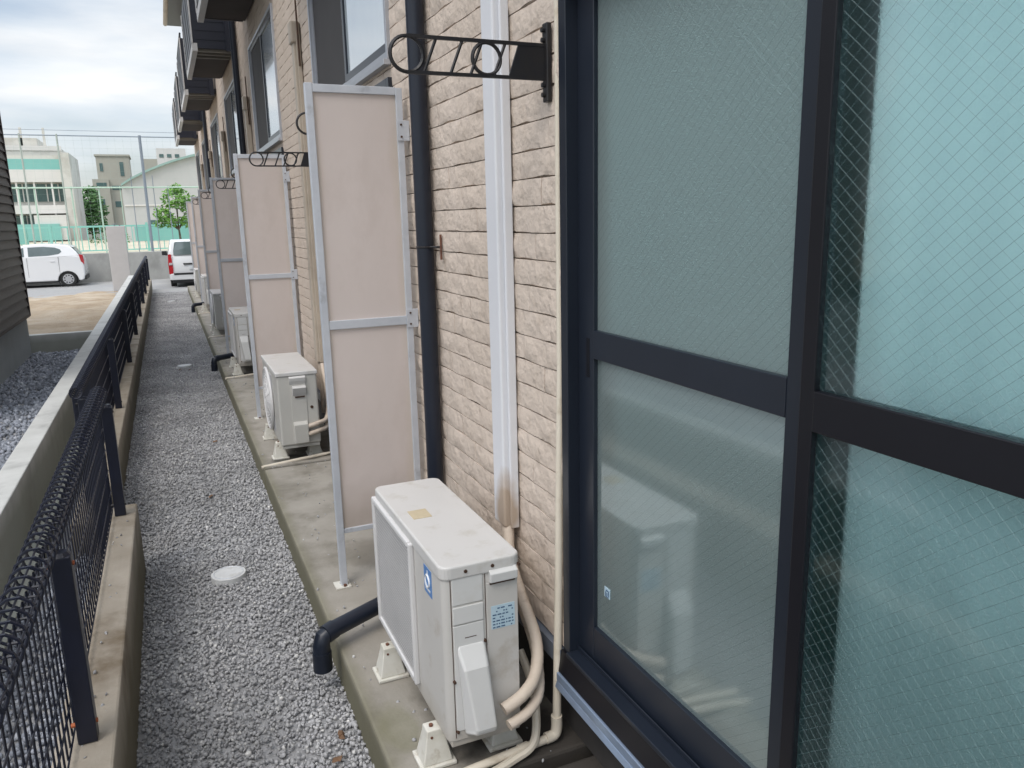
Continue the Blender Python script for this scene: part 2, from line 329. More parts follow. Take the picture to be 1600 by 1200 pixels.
def empty(name, loc, label, cat, group=None, rz=0):
    o = bpy.data.objects.new(name, None); C.objects.link(o); o.location = loc; o.rotation_euler = (0,0,rz); o.empty_display_size = .1
    return tag(o, label, cat, group)
def copy_tree(o, parent=None):
    c = o.copy(); C.objects.link(c); c.parent = parent
    for ch in list(o.children): copy_tree(ch, c)
    return c
def dup(o, loc, label):
    c = copy_tree(o); c.location = loc; c['label'] = label; return c
def bx(name, m, parent, b, **k): return MB().box(*b).build(name, m, parent, **k)

P = 3.16
# ------------------------------------------------------------ ground
def grid(name, m, x0, x1, y0, y1, nx, ny, zf, kind='structure', label=None, cat=None):
    xs = np.linspace(x0,x1,nx); ys = np.linspace(y0,y1,ny); v = [(x,y,zf(x,y)) for y in ys for x in xs]
    f = [(j*nx+i, j*nx+i+1, (j+1)*nx+i+1, (j+1)*nx+i) for j in range(ny-1) for i in range(nx-1)]
    o = MB().add(v,f).build(name, m, smooth=True); tag(o, label, cat, None, kind); return o
g = MB().box(-900,900,-900,1200,-.6,-.30).build('ground','far_ground'); tag(g, 'distant flat ground reaching the horizon', 'ground', kind='structure')
g = MB().box(-.56,.46,-2,21.4,-.3,-.160).build('gravel_path_base','gravel_bed'); tag(g, 'packed grey bed under the gravel of the alley', 'ground', kind='structure')
g = MB().box(-40,40,21.4,26.95,-.3,-.15).build('road','asphalt'); tag(g, 'pale grey asphalt road across the end of the alley', 'road', kind='structure')
g = MB().box(-.885,-.56,-2,21.4,-.3,-.162).build('strip_ground','gravel_bed'); tag(g, 'narrow gravel strip between the mesh fence and the neighbour kerb wall', 'ground', kind='structure')
g = MB().box(-4,-.885,-2,10.42,-.3,.065).build('neighbour_yard','gravel_bed'); tag(g, 'raised gravel bed beside the dark neighbouring house', 'ground', kind='structure')
def dz(x,y):
    t = max(0,min(1,(y-13.5)/8.5)); z = .262-(.262+.12)*t*t*(3-2*t)
    return z+.035*math.sin(x*2.1+y*1.3)*math.sin(y*1.9-x)+.018*math.sin(x*6.3+1)*math.sin(y*5.1)+random.uniform(-.008,.008)-.02
grid('dirt_lot','dirt',-30,-.885,10.5,22.6,240,150,lambda x,y: dz(x,y))['label'] = 'bare sandy dirt lot behind the neighbouring house'
g = MB().box(-60,60,27.2,62,-.3,.62).build('sports_ground','sport_sand'); tag(g, 'pale sandy school ground above the retaining wall', 'ground', kind='structure')
# slabs (concrete apron) with joints
sy = [-1.5]+[1.70+P*k for k in range(7)]+[21.2]
for i in range(len(sy)-1):
    a = sy[i]+(.05 if i else 0); b = sy[i+1]
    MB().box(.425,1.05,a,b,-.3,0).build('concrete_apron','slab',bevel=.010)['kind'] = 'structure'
    if i: 
        o = MB().box(.437,1.05,sy[i]-.004,a+.004,-.3,-.05).build('apron_joint','base_dark'); o['kind'] = 'structure'

# stones
ico = bmesh.new(); bmesh.ops.create_icosphere(ico, subdivisions=1, radius=1)
IV = np.array([v.co[:] for v in ico.verts]); IF = np.array([[v.index for v in f.verts] for f in ico.faces]); ico.free()
def stones(name, m, regions, size, label, dens=1.0):
    allc = []
    for (x0,x1,y0,y1,z,sc) in regions:
        n = int((x1-x0)*(y1-y0)/((size*sc*.80)**2)*dens)
        c = np.stack([rng.uniform(x0,x1,n), rng.uniform(y0,y1,n), z+rng.uniform(-.006,.008,n), np.full(n,sc)],1); allc.append(c)
    c = np.concatenate(allc); n = len(c)
    s = rng.uniform(.34,.72,(n,1))*size*c[:,3:4]; an = rng.uniform(.55,1.1,(n,3)); an[:,2] *= .75
    v = IV[None]*(1+rng.uniform(-.28,.28,(n,12,1)))
    v = v*an[:,None,:]
    # random rotation
    q = rng.normal(size=(n,4)); q /= np.linalg.norm(q,axis=1,keepdims=True); a,b,cc,d = q.T
    Rm = np.stack([1-2*(cc*cc+d*d),2*(b*cc-a*d),2*(b*d+a*cc),2*(b*cc+a*d),1-2*(b*b+d*d),2*(cc*d-a*b),2*(b*d-a*cc),2*(cc*d+a*b),1-2*(b*b+cc*cc)],1).reshape(n,3,3)
    v = np.einsum('nij,nkj->nki', Rm, v)*s[:,None,:]+c[:,None,:3]
    f = (IF[None]+(np.arange(n)*12)[:,None,None]).reshape(-1)
    me = bpy.data.meshes.new(name); me.vertices.add(n*12); me.vertices.foreach_set('co', v.reshape(-1).astype(np.float32))
    nf = n*20; me.loops.add(nf*3); me.loops.foreach_set('vertex_index', f.astype(np.int32))
    me.polygons.add(nf); me.polygons.foreach_set('loop_start', (np.arange(nf)*3).astype(np.int32)); me.update(calc_edges=True); me.validate()
    me.materials.append(MATS[m]); o = bpy.data.objects.new(name, me); C.objects.link(o); tag(o, label, 'gravel', kind='stuff'); return o
stones('scattered_stones','stones_grey',[(.432,.62,1.7,12.0,.002,.8),(-.39,-.26,1.0,3.9,.192,.7),(.62,.9,1.7,9.0,.002,.6)],.0152,'stray grey stones lying on the slab edge and low wall',.007)
stones('gravel','stones_grey',[(-.255,.43,.9,4.0,-.152,1),(-.40,.43,4.0,21.3,-.152,1.08)],.0152,'grey crushed stone gravel filling the alley between kerb and slab')
g = MB().box(-.69,-.396,-2,4.0,-.159,-.045).build('strip_fill','gravel_bed'); tag(g,'gravel fill in the trench behind the near fence','ground',kind='structure')
stones('gravel','stones_blue',[(-.69,-.396,.6,4.0,-.038,1.0)],.022,'grey gravel seen through the wire mesh fence')
stones('gravel','stones_blue',[(-1.55,-.885,3.6,10.4,.075,1.5)],.024,'blue grey gravel beside the neighbouring house')

# ------------------------------------------------------------ low walls on the left
o = MB().box(-.395,-.25,-2,4.0,-.3,.19).build('low_concrete_wall','alley_wall',bevel=.008); tag(o,'mossy stained low concrete wall carrying the near stretch of black fence','wall')
o = MB().box(-.545,-.40,4.0,22.6,-.3,.13).build('low_concrete_wall','far_alley_wall',bevel=.008); tag(o,'lower stained concrete wall set back under the far stretch of fence','wall')
o = MB().box(-.885,-.765,-2,21.6,-.3,.30).build('kerb_wall','new_concrete',bevel=.006)
tag(o,'smooth pale grey new concrete wall edging the neighbouring plot','wall')
bx('footing','new_concrete',o,(-.765,-.69,-2,21.6,-.3,.0),bevel=.004)
o = MB().box(-4,-.885,10.4,10.5,-.3,.29).build('cross_wall','new_concrete',bevel=.005); tag(o,'short grey concrete wall holding back the sandy dirt lot','wall')

# ------------------------------------------------------------ mesh fences
def fence(label, xm, y0, y1, zb, zc, xc, posts, wr, wl, rr=.042, pitch=.046):
    t = empty('mesh_fence',(xm,y0,zb),label,'fence')
    X = lambda x: x-xm
    mp_ = MB(); rl = MB(); H_ = zc-zb
    n = int((y1-y0)/pitch); dx = xc-xm
    for i in range(n+1):
        y = i*(y1-y0)/n
        mp_.tube([(0,y,.015),(0,y,H_-.02)], wr*1.15, 4, caps=False)
        rl.tube([(dx+rr*math.cos(a), y, H_+rr*math.sin(a)) for a in [2*PI*j/10 for j in range(10)]], wr*1.45, 5, closed=True)
    for z in [.02,.10,.20,.30,.40]:
        mp_.tube([(wr*1.6,0,z),(wr*1.6,y1-y0,z)], wr*1.1, 4)
    for a in (20,80,140,200,260,320):
        rl.tube([(dx+(rr-wr)*math.cos(R(a)),0,H_+(rr-wr)*math.sin(R(a))),(dx+(rr-wr)*math.cos(R(a)),y1-y0,H_+(rr-wr)*math.sin(R(a)))], wr*1.1, 4)
    mp_.build('mesh_panel','fence_navy',t); rl.build('rolled_top','fence_navy',t)
    for k,(py) in enumerate(posts):
        p = MB().box(.014,.060,py-y0-.022,py-y0+.022,.002,H_-.045).build('post','fence_navy',t,bevel=.003)
        b = MB()
        for z in (H_-.07,.05): b.tube([(.002,py-y0,z),(.064,py-y0,z)],.006,8)
        build_split(b,'bolt','orange_cap' if k == wl else 'iron_black',p)
        MB().tube([(.037,py-y0,H_-.045),(.037,py-y0,H_-.035)],[.024,.016],8).build('cap','fence_navy',p)
fence('black wire mesh fence with rolled top, near stretch beside the gravel', -.352,.55,3.93,.19,.752,-.346,[2.10,3.86],.0024,0,.036,.052)
fence('black wire mesh fence with rolled top, far stretch running to the road', -.487,4.25,22.5,.13,.71,-.47,[4.32+2.24*i for i in range(9)],.0028,-1,.029)

# ------------------------------------------------------------ apartment building
bld = empty('apartment_building',(.92,-1.5,0),'long beige brick clad apartment building filling the right side','building')
def bb(m, name, b, **k):   # box in world coordinates under the building
    return MB().box(b[0]-.92,b[1]-.92,b[2]+1.5,b[3]+1.5,b[4],b[5]).build(name, m, bld, **k)
YE = 21.25; ZT = 6.15
wins = [(.11+P*k, 1.783+P*k) for k in range(7)]
rects = []; prev = -1.5
for a,b in wins: rects.append((prev,a,.30,ZT)); prev = b
rects.append((prev,YE,.30,ZT))
for a,b in wins: rects += [(a,b,2.07,2.14),(a,b,3.10,ZT)]
mbw = MB()
for (a,b,z0,z1) in rects: mbw.box(.012,.16,a+1.5,b+1.5,z0,z1)
mbw.build('wall','brick_joint',bld)
bk = MB(); BH = .0722; BL = .30
def noisy(y,z,row): return .0030*math.sin(y*37+row*1.7)*math.sin(z*61+row)+random.uniform(-.0010,.0010)
for (a,b,z0,z1) in rects:
    for r_ in range(int((z1-.30)/BH)+1):
        zb_, zt_ = .30+r_*BH, .30+(r_+1)*BH
        zz0, zz1 = max(zb_+.0028, z0), min(zt_, z1)
        if zz1-zz0 < .01 or zz0 >= z1: continue
        off = (r_*.43 % 1)*BL; k0 = int((a-off)/BL)-2; 
        for k in range(k0, k0+int((b-a)/BL)+5):
            y0_, y1_ = off+k*BL+.0007, off+(k+1)*BL-.0003
            y0_, y1_ = max(y0_, a), min(y1_, b)
            if y1_-y0_ < .008: continue
            near = y0_ < 7 and zz1 < 4.5
            ny, nz = (9,4) if near and y0_ < 3.6 else ((4,3) if near else (2,2))
            pr = random.uniform(-.0010,.0012); cut = random.random()
            gv = []
            for j in range(nz):
                for i in range(ny):
                    yy = y0_+(y1_-y0_)*i/(ny-1); z_ = zz0+(zz1-zz0)*j/(nz-1)
                    edge = (i in (0,ny-1)) or (j in (0,nz-1))
                    d = pr+noisy(yy,z_,r_)*(1 if not edge else .55)
                    if near and not edge and cut > .55 and i/(ny-1) > cut-.15: d += .0028
                    if near and j == 0: z_ += max(0,.0028*math.sin(yy*23+r_*5)+random.uniform(-.0012,.0016))
                    gv.append((-d+(.002 if edge else 0), yy+1.5, z_))
            fs = [(j*ny+i, j*ny+i+1, (j+1)*ny+i+1, (j+1)*ny+i) for j in range(nz-1) for i in range(ny-1)]
            base = len(gv)
            gv += [(.011,y0_+1.5,zz0),(.011,y1_+1.5,zz0),(.011,y1_+1.5,zz1),(.011,y0_+1.5,zz1)]
            bot = [i for i in range(ny)]; top = [(nz-1)*ny+i for i in range(ny)]; lf = [j*ny for j in range(nz)]; rt = [j*ny+ny-1 for j in range(nz)]
            fs += [tuple(bot[::-1]+[base,base+1]), tuple(top+[base+2,base+3]), tuple(lf+[base+3,base]), tuple(rt[::-1]+[base+1,base+2])]
            bk.add(gv, fs)
bk.build('brick_cladding','brick',bld,smooth=True)
bb('base_dark','foundation',(.965,1.09,-1.5,YE,0,.30))
fl = MB()
prev = -1.5
for a,b in wins+[(YE,YE)]:
    fl.box(-.016,.045,prev+1.5,a+1.5-.001,.245,.297); prev = b
build_split(fl,'base_flashing','flashing',bld)
bb('foundation','end_wall',(.94,3.4,YE,YE+.1,0,ZT)); bb('foundation','back_wall',(3.4,3.5,-1.6,YE+.1,0,ZT)); bb('foundation','end_wall',(.94,3.4,-1.6,-1.5,0,ZT))
rf = bb('balcony_navy','roof',(.60,3.6,-1.6,YE+.25,ZT,ZT+.12))
MB().tube([(-.35,0,ZT+.02),(-.35,YE+1.7,ZT+.02)],.05,8).build('gutter','duct_beige',rf)
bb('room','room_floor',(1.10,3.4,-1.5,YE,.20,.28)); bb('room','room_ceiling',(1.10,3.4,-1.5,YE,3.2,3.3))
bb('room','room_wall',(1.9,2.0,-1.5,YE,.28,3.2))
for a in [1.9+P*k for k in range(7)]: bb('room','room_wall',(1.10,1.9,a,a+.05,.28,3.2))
# door-size sliding windows.  local origin: left jamb bottom, y runs 0 (=near end .11) .. 1.673
def slide(k):
    f = MB(); W1 = 1.673
    f.box(-.016,.10,0,.035,0,1.77); f.box(-.004,.10,W1-.040,W1-.004,0,1.77)
    f.box(-.016,.10,.035,W1-.040,1.735,1.77); f.box(-.016,.10,.035,W1-.040,0,.012)
    f.box(.060,.066,.035,W1-.040,.012,.030); f.box(.020,.024,.035,W1-.040,.012,.026)
    t = f.build('sliding_window','sash_navy',bld,bevel=.0015)
    t.location = (0,wins[k][0]+1.5,.30)
    # left (far) sash on the inner track
    def sash(x0,x1,y0,y1,nm,lw,rw,z0=.014,z1=1.735,rails=((.851,.922),)):
        s_ = MB(); s_.box(x0,x1,y0,y0+rw,z0,z1); s_.box(x0,x1,y1-lw,y1,z0,z1)
        s_.box(x0+.001,x1,y0+rw,y1-lw,z0,.118); s_.box(x0+.001,x1,y0+rw,y1-lw,z1-.05,z1)
        for (a,b) in rails: s_.box(x0-.001,x1,y0+rw,y1-lw,a,b)
        return s_.build('sash',nm,t,bevel=.002)
    yl0, yl1 = .832, W1-.040
    sash(.028,.052,yl0,yl1,'sash_navy',.078,.060)
    sash(-.008,.016,.035,.824,'sash_black',.030,.045,rails=((.855,.922),))
    pc = []
    pm = 'frosted_pane'
    for (xx,a,b,c,d) in ((.040,yl0+.060,yl1-.078,.118,.851),(.040,yl0+.060,yl1-.078,.922,1.685),(.004,.080,.794,.118,.855),(.004,.080,.794,.922,1.685)):
        MB().add([(xx,a,c),(xx,b,c),(xx,b,d),(xx,a,d)],[(0,1,2,3)]).build('pane',pm if k else ('hazy_wired_glass' if xx > .02 else 'wired_glass'),t)
    # sill and drip under the frame
    s_ = MB(); s_.box(-.026,.0,.0,W1,-.094,-.068)
    s_.prism([(-.032,-.112),(-.026,-.094),(.0,-.094),(.0,-.112)],1,0,W1)
    s_.build('sill','sill_blue',t,bevel=.002)
    MB().prism([(-.010,-.001),(-.020,-.066),(.045,-.066),(.045,-.001)],1,0,W1).build('lower_track','sash_black',t)
    return t
w0 = slide(0); w1 = slide(1)
for k in range(2,7):
    c = copy_tree(w1, bld); c.location = (0,wins[k][0]+1.5,.30)
# sticker and finger pull on the near window
MB().box(-.0005,.0005,0,.028,0,.028).build('sticker','label_pale',w0).location = (.0385,1.488,.226)
q = MB()
for (a,b,c,d) in ((.004,.008,.006,.022),(.010,.020,.018,.022),(.012,.016,.006,.014),(.019,.023,.004,.016),(.006,.022,.002,.004)): q.box(-.0006,.0002,a,b,c,d)
q = q.build('sticker_print','label_ink',[c for c in w0.children if c.name.startswith('sticker')][0]); q.location = (-.0006,0,0)
MB().box(.0265,.0285,1.575,1.590,.80,.90).build('finger_pull','sash_black',w0,bevel=.001)
# upper windows
def upper(k):
    W1 = 1.673; HH = .96; f = MB()
    f.box(-.014,.10,0,.024,0,HH); f.box(-.014,.10,W1-.024,W1,0,HH); f.box(-.014,.10,.024,W1-.024,HH-.022,HH); f.box(-.014,.10,.024,W1-.024,0,.03)
    f.box(-.03,.0,0,W1,-.022,.0)
    t = f.build('upper_window','silver',bld,bevel=.0015); t.location = (0,wins[k][0]+1.5,2.14)
    s_ = MB()
    for (x0,x1,a,b,wl) in ((.002,.022,.024,.86,.035),(.03,.05,.83,W1-.024,.03)):
        s_.box(x0,x1,a,a+wl,.03,HH-.022); s_.box(x0,x1,b-wl,b,.03,HH-.022); s_.box(x0,x1,a+wl,b-wl,.03,.075); s_.box(x0,x1,a+wl,b-wl,HH-.06,HH-.022)
    s_.build('sash','sash_navy',t)
    MB().add([(.012,.059,.075),(.012,.825,.075),(.012,.825,HH-.06),(.012,.059,HH-.06)],[(0,1,2,3)]).build('pane','frosted_pane',t)
    m_ = MB().add([(.012,.865,.04),(.012,W1-.03,.04),(.012,W1-.03,HH-.03),(.012,.865,HH-.03)],[(0,1,2,3)]).build('insect_screen','insect_screen',t)
    fr = MB(); fr.box(.004,.014,.858,.870,.03,HH-.022); fr.box(.004,.014,W1-.040,W1-.026,.03,HH-.022); fr.box(.004,.014,.87,W1-.04,.03,.045); fr.box(.004,.014,.87,W1-.04,HH-.037,HH-.022)
    fr.build('screen_frame','silver',t)
    return t
u0 = upper(0)
for k in range(1,7):
    c = copy_tree(u0, bld); c.location = (0,wins[k][0]+1.5,2.14)
# balconies
def balcony(y0):
    t = MB(); D = 1.85; xo = -.42
    # body: three siding-clad parapet panels
    zt = .73
    t.box(xo,xo+.03,0,D,.05,zt); t.box(xo+.03,-.03,0,.03,0,zt); t.box(xo+.03,-.03,D-.03,D,.0,zt); t.box(xo+.03,.0,.03,D-.03,.03,.07)
    for i in range(1,8): z = zt*i/8; t.box(xo-.006,xo,.02,D-.02,z-.006,z+.006); t.box(xo+.035,-.035,-.004,0,z-.005,z+.005)
    b = t.build('balcony','balcony_navy',bld); b.location = (0,y0+1.5,3.34)
    w_ = MB(); w_.box(xo-.008,xo+.045,-.004,D+.004,-.03,.048); w_.box(xo-.012,xo+.004,-.012,.010,.048,zt); w_.box(xo-.012,xo+.004,D-.010,D+.012,.048,zt)
    w_.build('fascia','balcony_white',b)
    j = MB()
    for yy in (.05,.22,.40): j.box(xo+.05,-.012,yy,yy+.05,-.022,.03)
    build_split(j,'beam','balcony_beam',b)
    bx('underside','balcony_under',b,(xo+.045,-.0105,.03,D-.03,.004,.029))
    bx('post','balcony_navy',b,(-.085,-.03,-.03,.03,-.02,zt+.3))
    h = MB(); h.tube([(xo+.01,0,zt+.06),(xo+.01,D,zt+.06)],.014,6)
    for yy in (.02,D/2,D-.02): h.tube([(xo+.01,yy,zt),(xo+.01,yy,zt+.06)],.01,6)
    h.build('handrail','balcony_navy',b)
    return b
b0 = balcony(6.30)
for k in (-2,-1,1,2,3,4):
    c = copy_tree(b0, bld); c.location = (0,6.30+3.14*k+1.5,3.34)

# curtain behind the near window
cu = MB(); n = 160; vs = []; fs = []
def curtain_strip(y0,y1,x):
    global vs, fs
    o_ = len(vs)
    for i in range(n+1):
        y = y0+(y1-y0)*i/n; d = .0022*math.sin(y*26)+.001*math.sin(y*71+1)
        vs += [(x+d,y,.32),(x+d,y,2.3)]
    fs += [(o_+2*i,o_+2*i+2,o_+2*i+3,o_+2*i+1) for i in range(n)]
curtain_strip(.10,.898,.985); 
o = cu.add(vs,fs).build('curtain','curtain',smooth=True); tag(o,'pale teal curtain hanging behind the right wired glass pane','curtain')
so_ = o.modifiers.new('thick','SOLIDIFY'); so_.thickness = .002
cu = MB(); vs = []; fs = []
curtain_strip(.98,1.72,1.00); o = cu.add(vs,fs).build('curtain','curtain',smooth=True); tag(o,'pale curtain hanging behind the left wired glass pane','curtain')
so_ = o.modifiers.new('thick','SOLIDIFY'); so_.thickness = .002

# ------------------------------------------------------------ privacy screens
ORD = ['nearest','second','third','fourth','fifth','sixth','seventh']
def screen():
    t = empty('privacy_screen',(.72,3.07,0),'','privacy screen','privacy screens between the units')
    f = MB(); f.box(-.190,-.162,-.014,.014,0.006,2.0)
    f.build('post','screen_frame',t,bevel=.002)
    MB().box(.152,.178,-.013,.013,.235,1.995).build('wall_post','screen_frame',t,bevel=.002)
    r_ = MB(); r_.box(-.162,.152,-.012,.012,1.968,1.997); r_.box(-.162,.152,-.012,.012,1.083,1.118); r_.box(-.162,.152,-.010,.010,.232,.252)
    build_split(r_,'rail','screen_frame',t,bevel=.002)
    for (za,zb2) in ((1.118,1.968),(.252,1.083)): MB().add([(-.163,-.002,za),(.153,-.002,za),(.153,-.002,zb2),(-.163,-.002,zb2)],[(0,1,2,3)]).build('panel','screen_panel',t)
    for z in (1.80,1.07):
        b = MB().box(.150,.199,-.018,-.013,z,z+.075).build('bracket','screen_frame',t,bevel=.001)
        s_ = MB()
        for zz_ in (z+.015,z+.06): s_.tube([(.166,-.018,zz_),(.166,-.022,zz_)],.004,8)
        build_split(s_,'screw','screw',b)
    fp = MB().box(-.215,-.150,-.035,.035,0,.006).build('foot_plate','ac_foot',t,bevel=.001)
    MB().tube([(-.176,-.024,.006),(-.176,-.024,.014)],.007,8).build('anchor_bolt','rust',fp)
    return t
s0 = screen(); s0['label'] = 'nearest privacy screen with pinkish panels, standing behind the nearest outdoor unit'
for k in range(1,6):
    dup(s0,(.72,3.07+P*k,0),['','second privacy screen from the camera, behind the unit with the round fan guard','third privacy screen from the camera, partly hidden by the second','fourth privacy screen along the wall, half hidden','fifth privacy screen along the wall, a thin sliver','farthest privacy screen, nearest the road'][k])
# ------------------------------------------------------------ pole holders (iron scrolls)
def holder():
    t = empty('laundry_pole_holder',(.908,1.83,1.87),'','pole holder','iron laundry pole holders along the wall')
    a = MB(); zt, zb = .040,-.038; L_ = -.385
    a.box(L_+.03,-.004,-.004,.004,zt-.004,zt+.004); a.box(L_+.03,-.004,-.004,.004,zb-.004,zb+.004)
    a.ring((L_+.030,0.001),.039,.0045,1,0,28,6)
    for x in (-.300,-.235,-.185,-.125):
        a.tube([(x+.016,0,zt-.003),(x-.014,0,zb+.003)],.0042,6)
    a.ring((-.158,.001),.036,.0045,1,0,28,6)
    a.build('arm','iron_black',t)
    MB().prism([(-.075,zt-.004),(-.004,zt-.004),(-.004,zb+.004),(-.100,zb+.004)],1,-.003,.003).build('gusset','iron_black',t)
    p = MB().prism([(-.012,z) for z in ()] or [(-.004,.092),(.010,.092),(.010,-.092),(-.004,-.092)],1,-.013,.013)
    pl = p.build('wall_plate','iron_black',t,bevel=.003)
    s_ = MB()
    for z in (.075,-.075,.052,-.052): s_.tube([(-.004,0,z),(-.012,0,z)],.006,8)
    build_split(s_,'bolt','iron_black',pl)
    return t
h0 = holder(); h0['label'] = 'black iron pole holder nearest the camera, in front of the black downpipe'
HL = {(1,1):'black iron pole holder peeking out from behind the nearest privacy screen',(1,0):'black iron pole holder above the second privacy screen',(2,1):'black iron pole holder just past the second privacy screen',(2,0):'black iron pole holder above the third privacy screen',
      (3,1):'black iron pole holder just past the third privacy screen',(3,0):'black iron pole holder above the fourth privacy screen',(4,0):'small distant iron pole holder above the fifth privacy screen',(4,1):'small distant iron pole holder just past the fourth privacy screen'}
for (k,e),lb in HL.items():
    dup(h0,(.908,(1.83 if not e else .03)+P*k,1.87),lb)
# ------------------------------------------------------------ downpipes
def downpipe():
    t = empty('downpipe',(.882,2.80,0),'','downpipe','navy downpipes along the wall')
    MB().tube([(0,0,.16),(0,0,6.1)],.032,16,caps=True).build('pipe','pipe_navy',t,smooth=True)
    e = [(0,0,.20),(0,0,.15),(-.006,-.004,.118),(-.03,-.012,.100),(-.25,-.115,.088),(-.484,-.222,.078),(-.514,-.235,.066),(-.523,-.239,.040),(-.523,-.239,-.035)]
    MB().tube(e,.0305,16).build('elbow','pipe_navy',t,smooth=True)
    c = MB(); c.tube([(-.523,-.239,-.055),(-.523,-.239,.016)],.0335,16); c.tube([(-.470,-.2160,.0795),(-.505,-.2320,.073)],.0335,16); c.tube([(0,0,.13),(0,0,.20)],.033,16)
    build_split(c,'socket','pipe_navy',t,smooth=True)
    b = MB(); b.ring((0,0),.031,.004,2,1.40,20,6); b.tube([(.0,-.02,1.40),(.03,-.055,1.40)],.004,6); b.tube([(.03,-.055,1.40),(.032,-.09,1.40)],.004,6)
    b = b.build('clamp','iron_black',t)
    MB().tube([(.031,-.09,1.355),(.031,-.09,1.445)],.0045,6).build('clamp_plate','rust',b)
    return t
d0 = downpipe(); d0['label'] = 'nearest black downpipe, with its elbow draining onto the gravel behind the first unit'
dup(d0,(.882,9.12,0),'second black downpipe, its elbow reaching the gravel by the third outdoor unit')
dup(d0,(.882,15.44,0),'farthest black downpipe, its small elbow reaching the gravel near the road')
# ------------------------------------------------------------ pipe ducts
def duct(y, m, top, lab):
    t = empty('pipe_duct',(.92,y,0),lab,'pipe duct','vertical pipe duct covers on the wall')
    MB().box(-.048,-.004,-.042,.042,.56,top).build('cover',m,t,bevel=.007,seg=3)
    MB().box(-.030,-.004,-.056,-.042,.56,top).build('side_flange',m,t,bevel=.003)
    MB().tube([(-.022,-.012,.20),(-.022,-.012,.565)],.017,10).build('wrapped_pipe','tape_beige',t,smooth=True)
    if top < 3.2:
        MB().box(-.062,-.002,-.055,.052,top-.06,top+.07).build('cap',m,t,bevel=.012,seg=3)
        for yy in (-.066,): MB().tube([(-.02,yy,top-.2),(-.02,yy,top+.25)],.006,6).build('cable','screw',t)
    return t
duct(2.125,'duct_white',3.3,'bright white pipe duct cover beside the near window, stained at its foot')
for k in range(1,6):
    duct(2.20+P*k,'duct_beige',2.66,['','beige pipe duct cover left of the nearest privacy screen','beige pipe duct cover above the second privacy screen','beige pipe duct cover above the third privacy screen','distant beige pipe duct cover above the fourth privacy screen','farthest beige pipe duct cover above the fifth privacy screen'][k])
# ------------------------------------------------------------ outdoor units
def foot(parent, x, y, sx=1):
    b = MB(); z1 = .118
    def fr(z,w,d): return [(x-w,y-d,z),(x+w,y-d,z),(x+w,y+d,z),(x-w,y+d,z)]
    def stack(rs):
        v = []; [v.extend(r) for r in rs]; f = [(3,2,1,0),tuple(4*(len(rs)-1)+i for i in range(4))]
        for k in range(len(rs)-1):
            for i in range(4): f.append((4*k+i,4*k+(i+1)%4,4*k+4+(i+1)%4,4*k+4+i))
        b.add(v,f)
    stack([fr(.001,.052,.048),fr(.012,.052,.048)]); stack([fr(.012,.043,.039),fr(.088,.027,.024),fr(z1-.010,.024,.022)])
    o = b.build('foot','ac_foot',parent,bevel=.003)
    s_ = MB(); s_.tube([(x-.006,y,z1-.013),(x-.006,y,z1-.004)],.006,8); s_.tube([(x-.012,y-.018,z1-.03),(x-.012,y-.026,z1-.03)],.004,8)
    build_split(s_,'screw','rust',o)
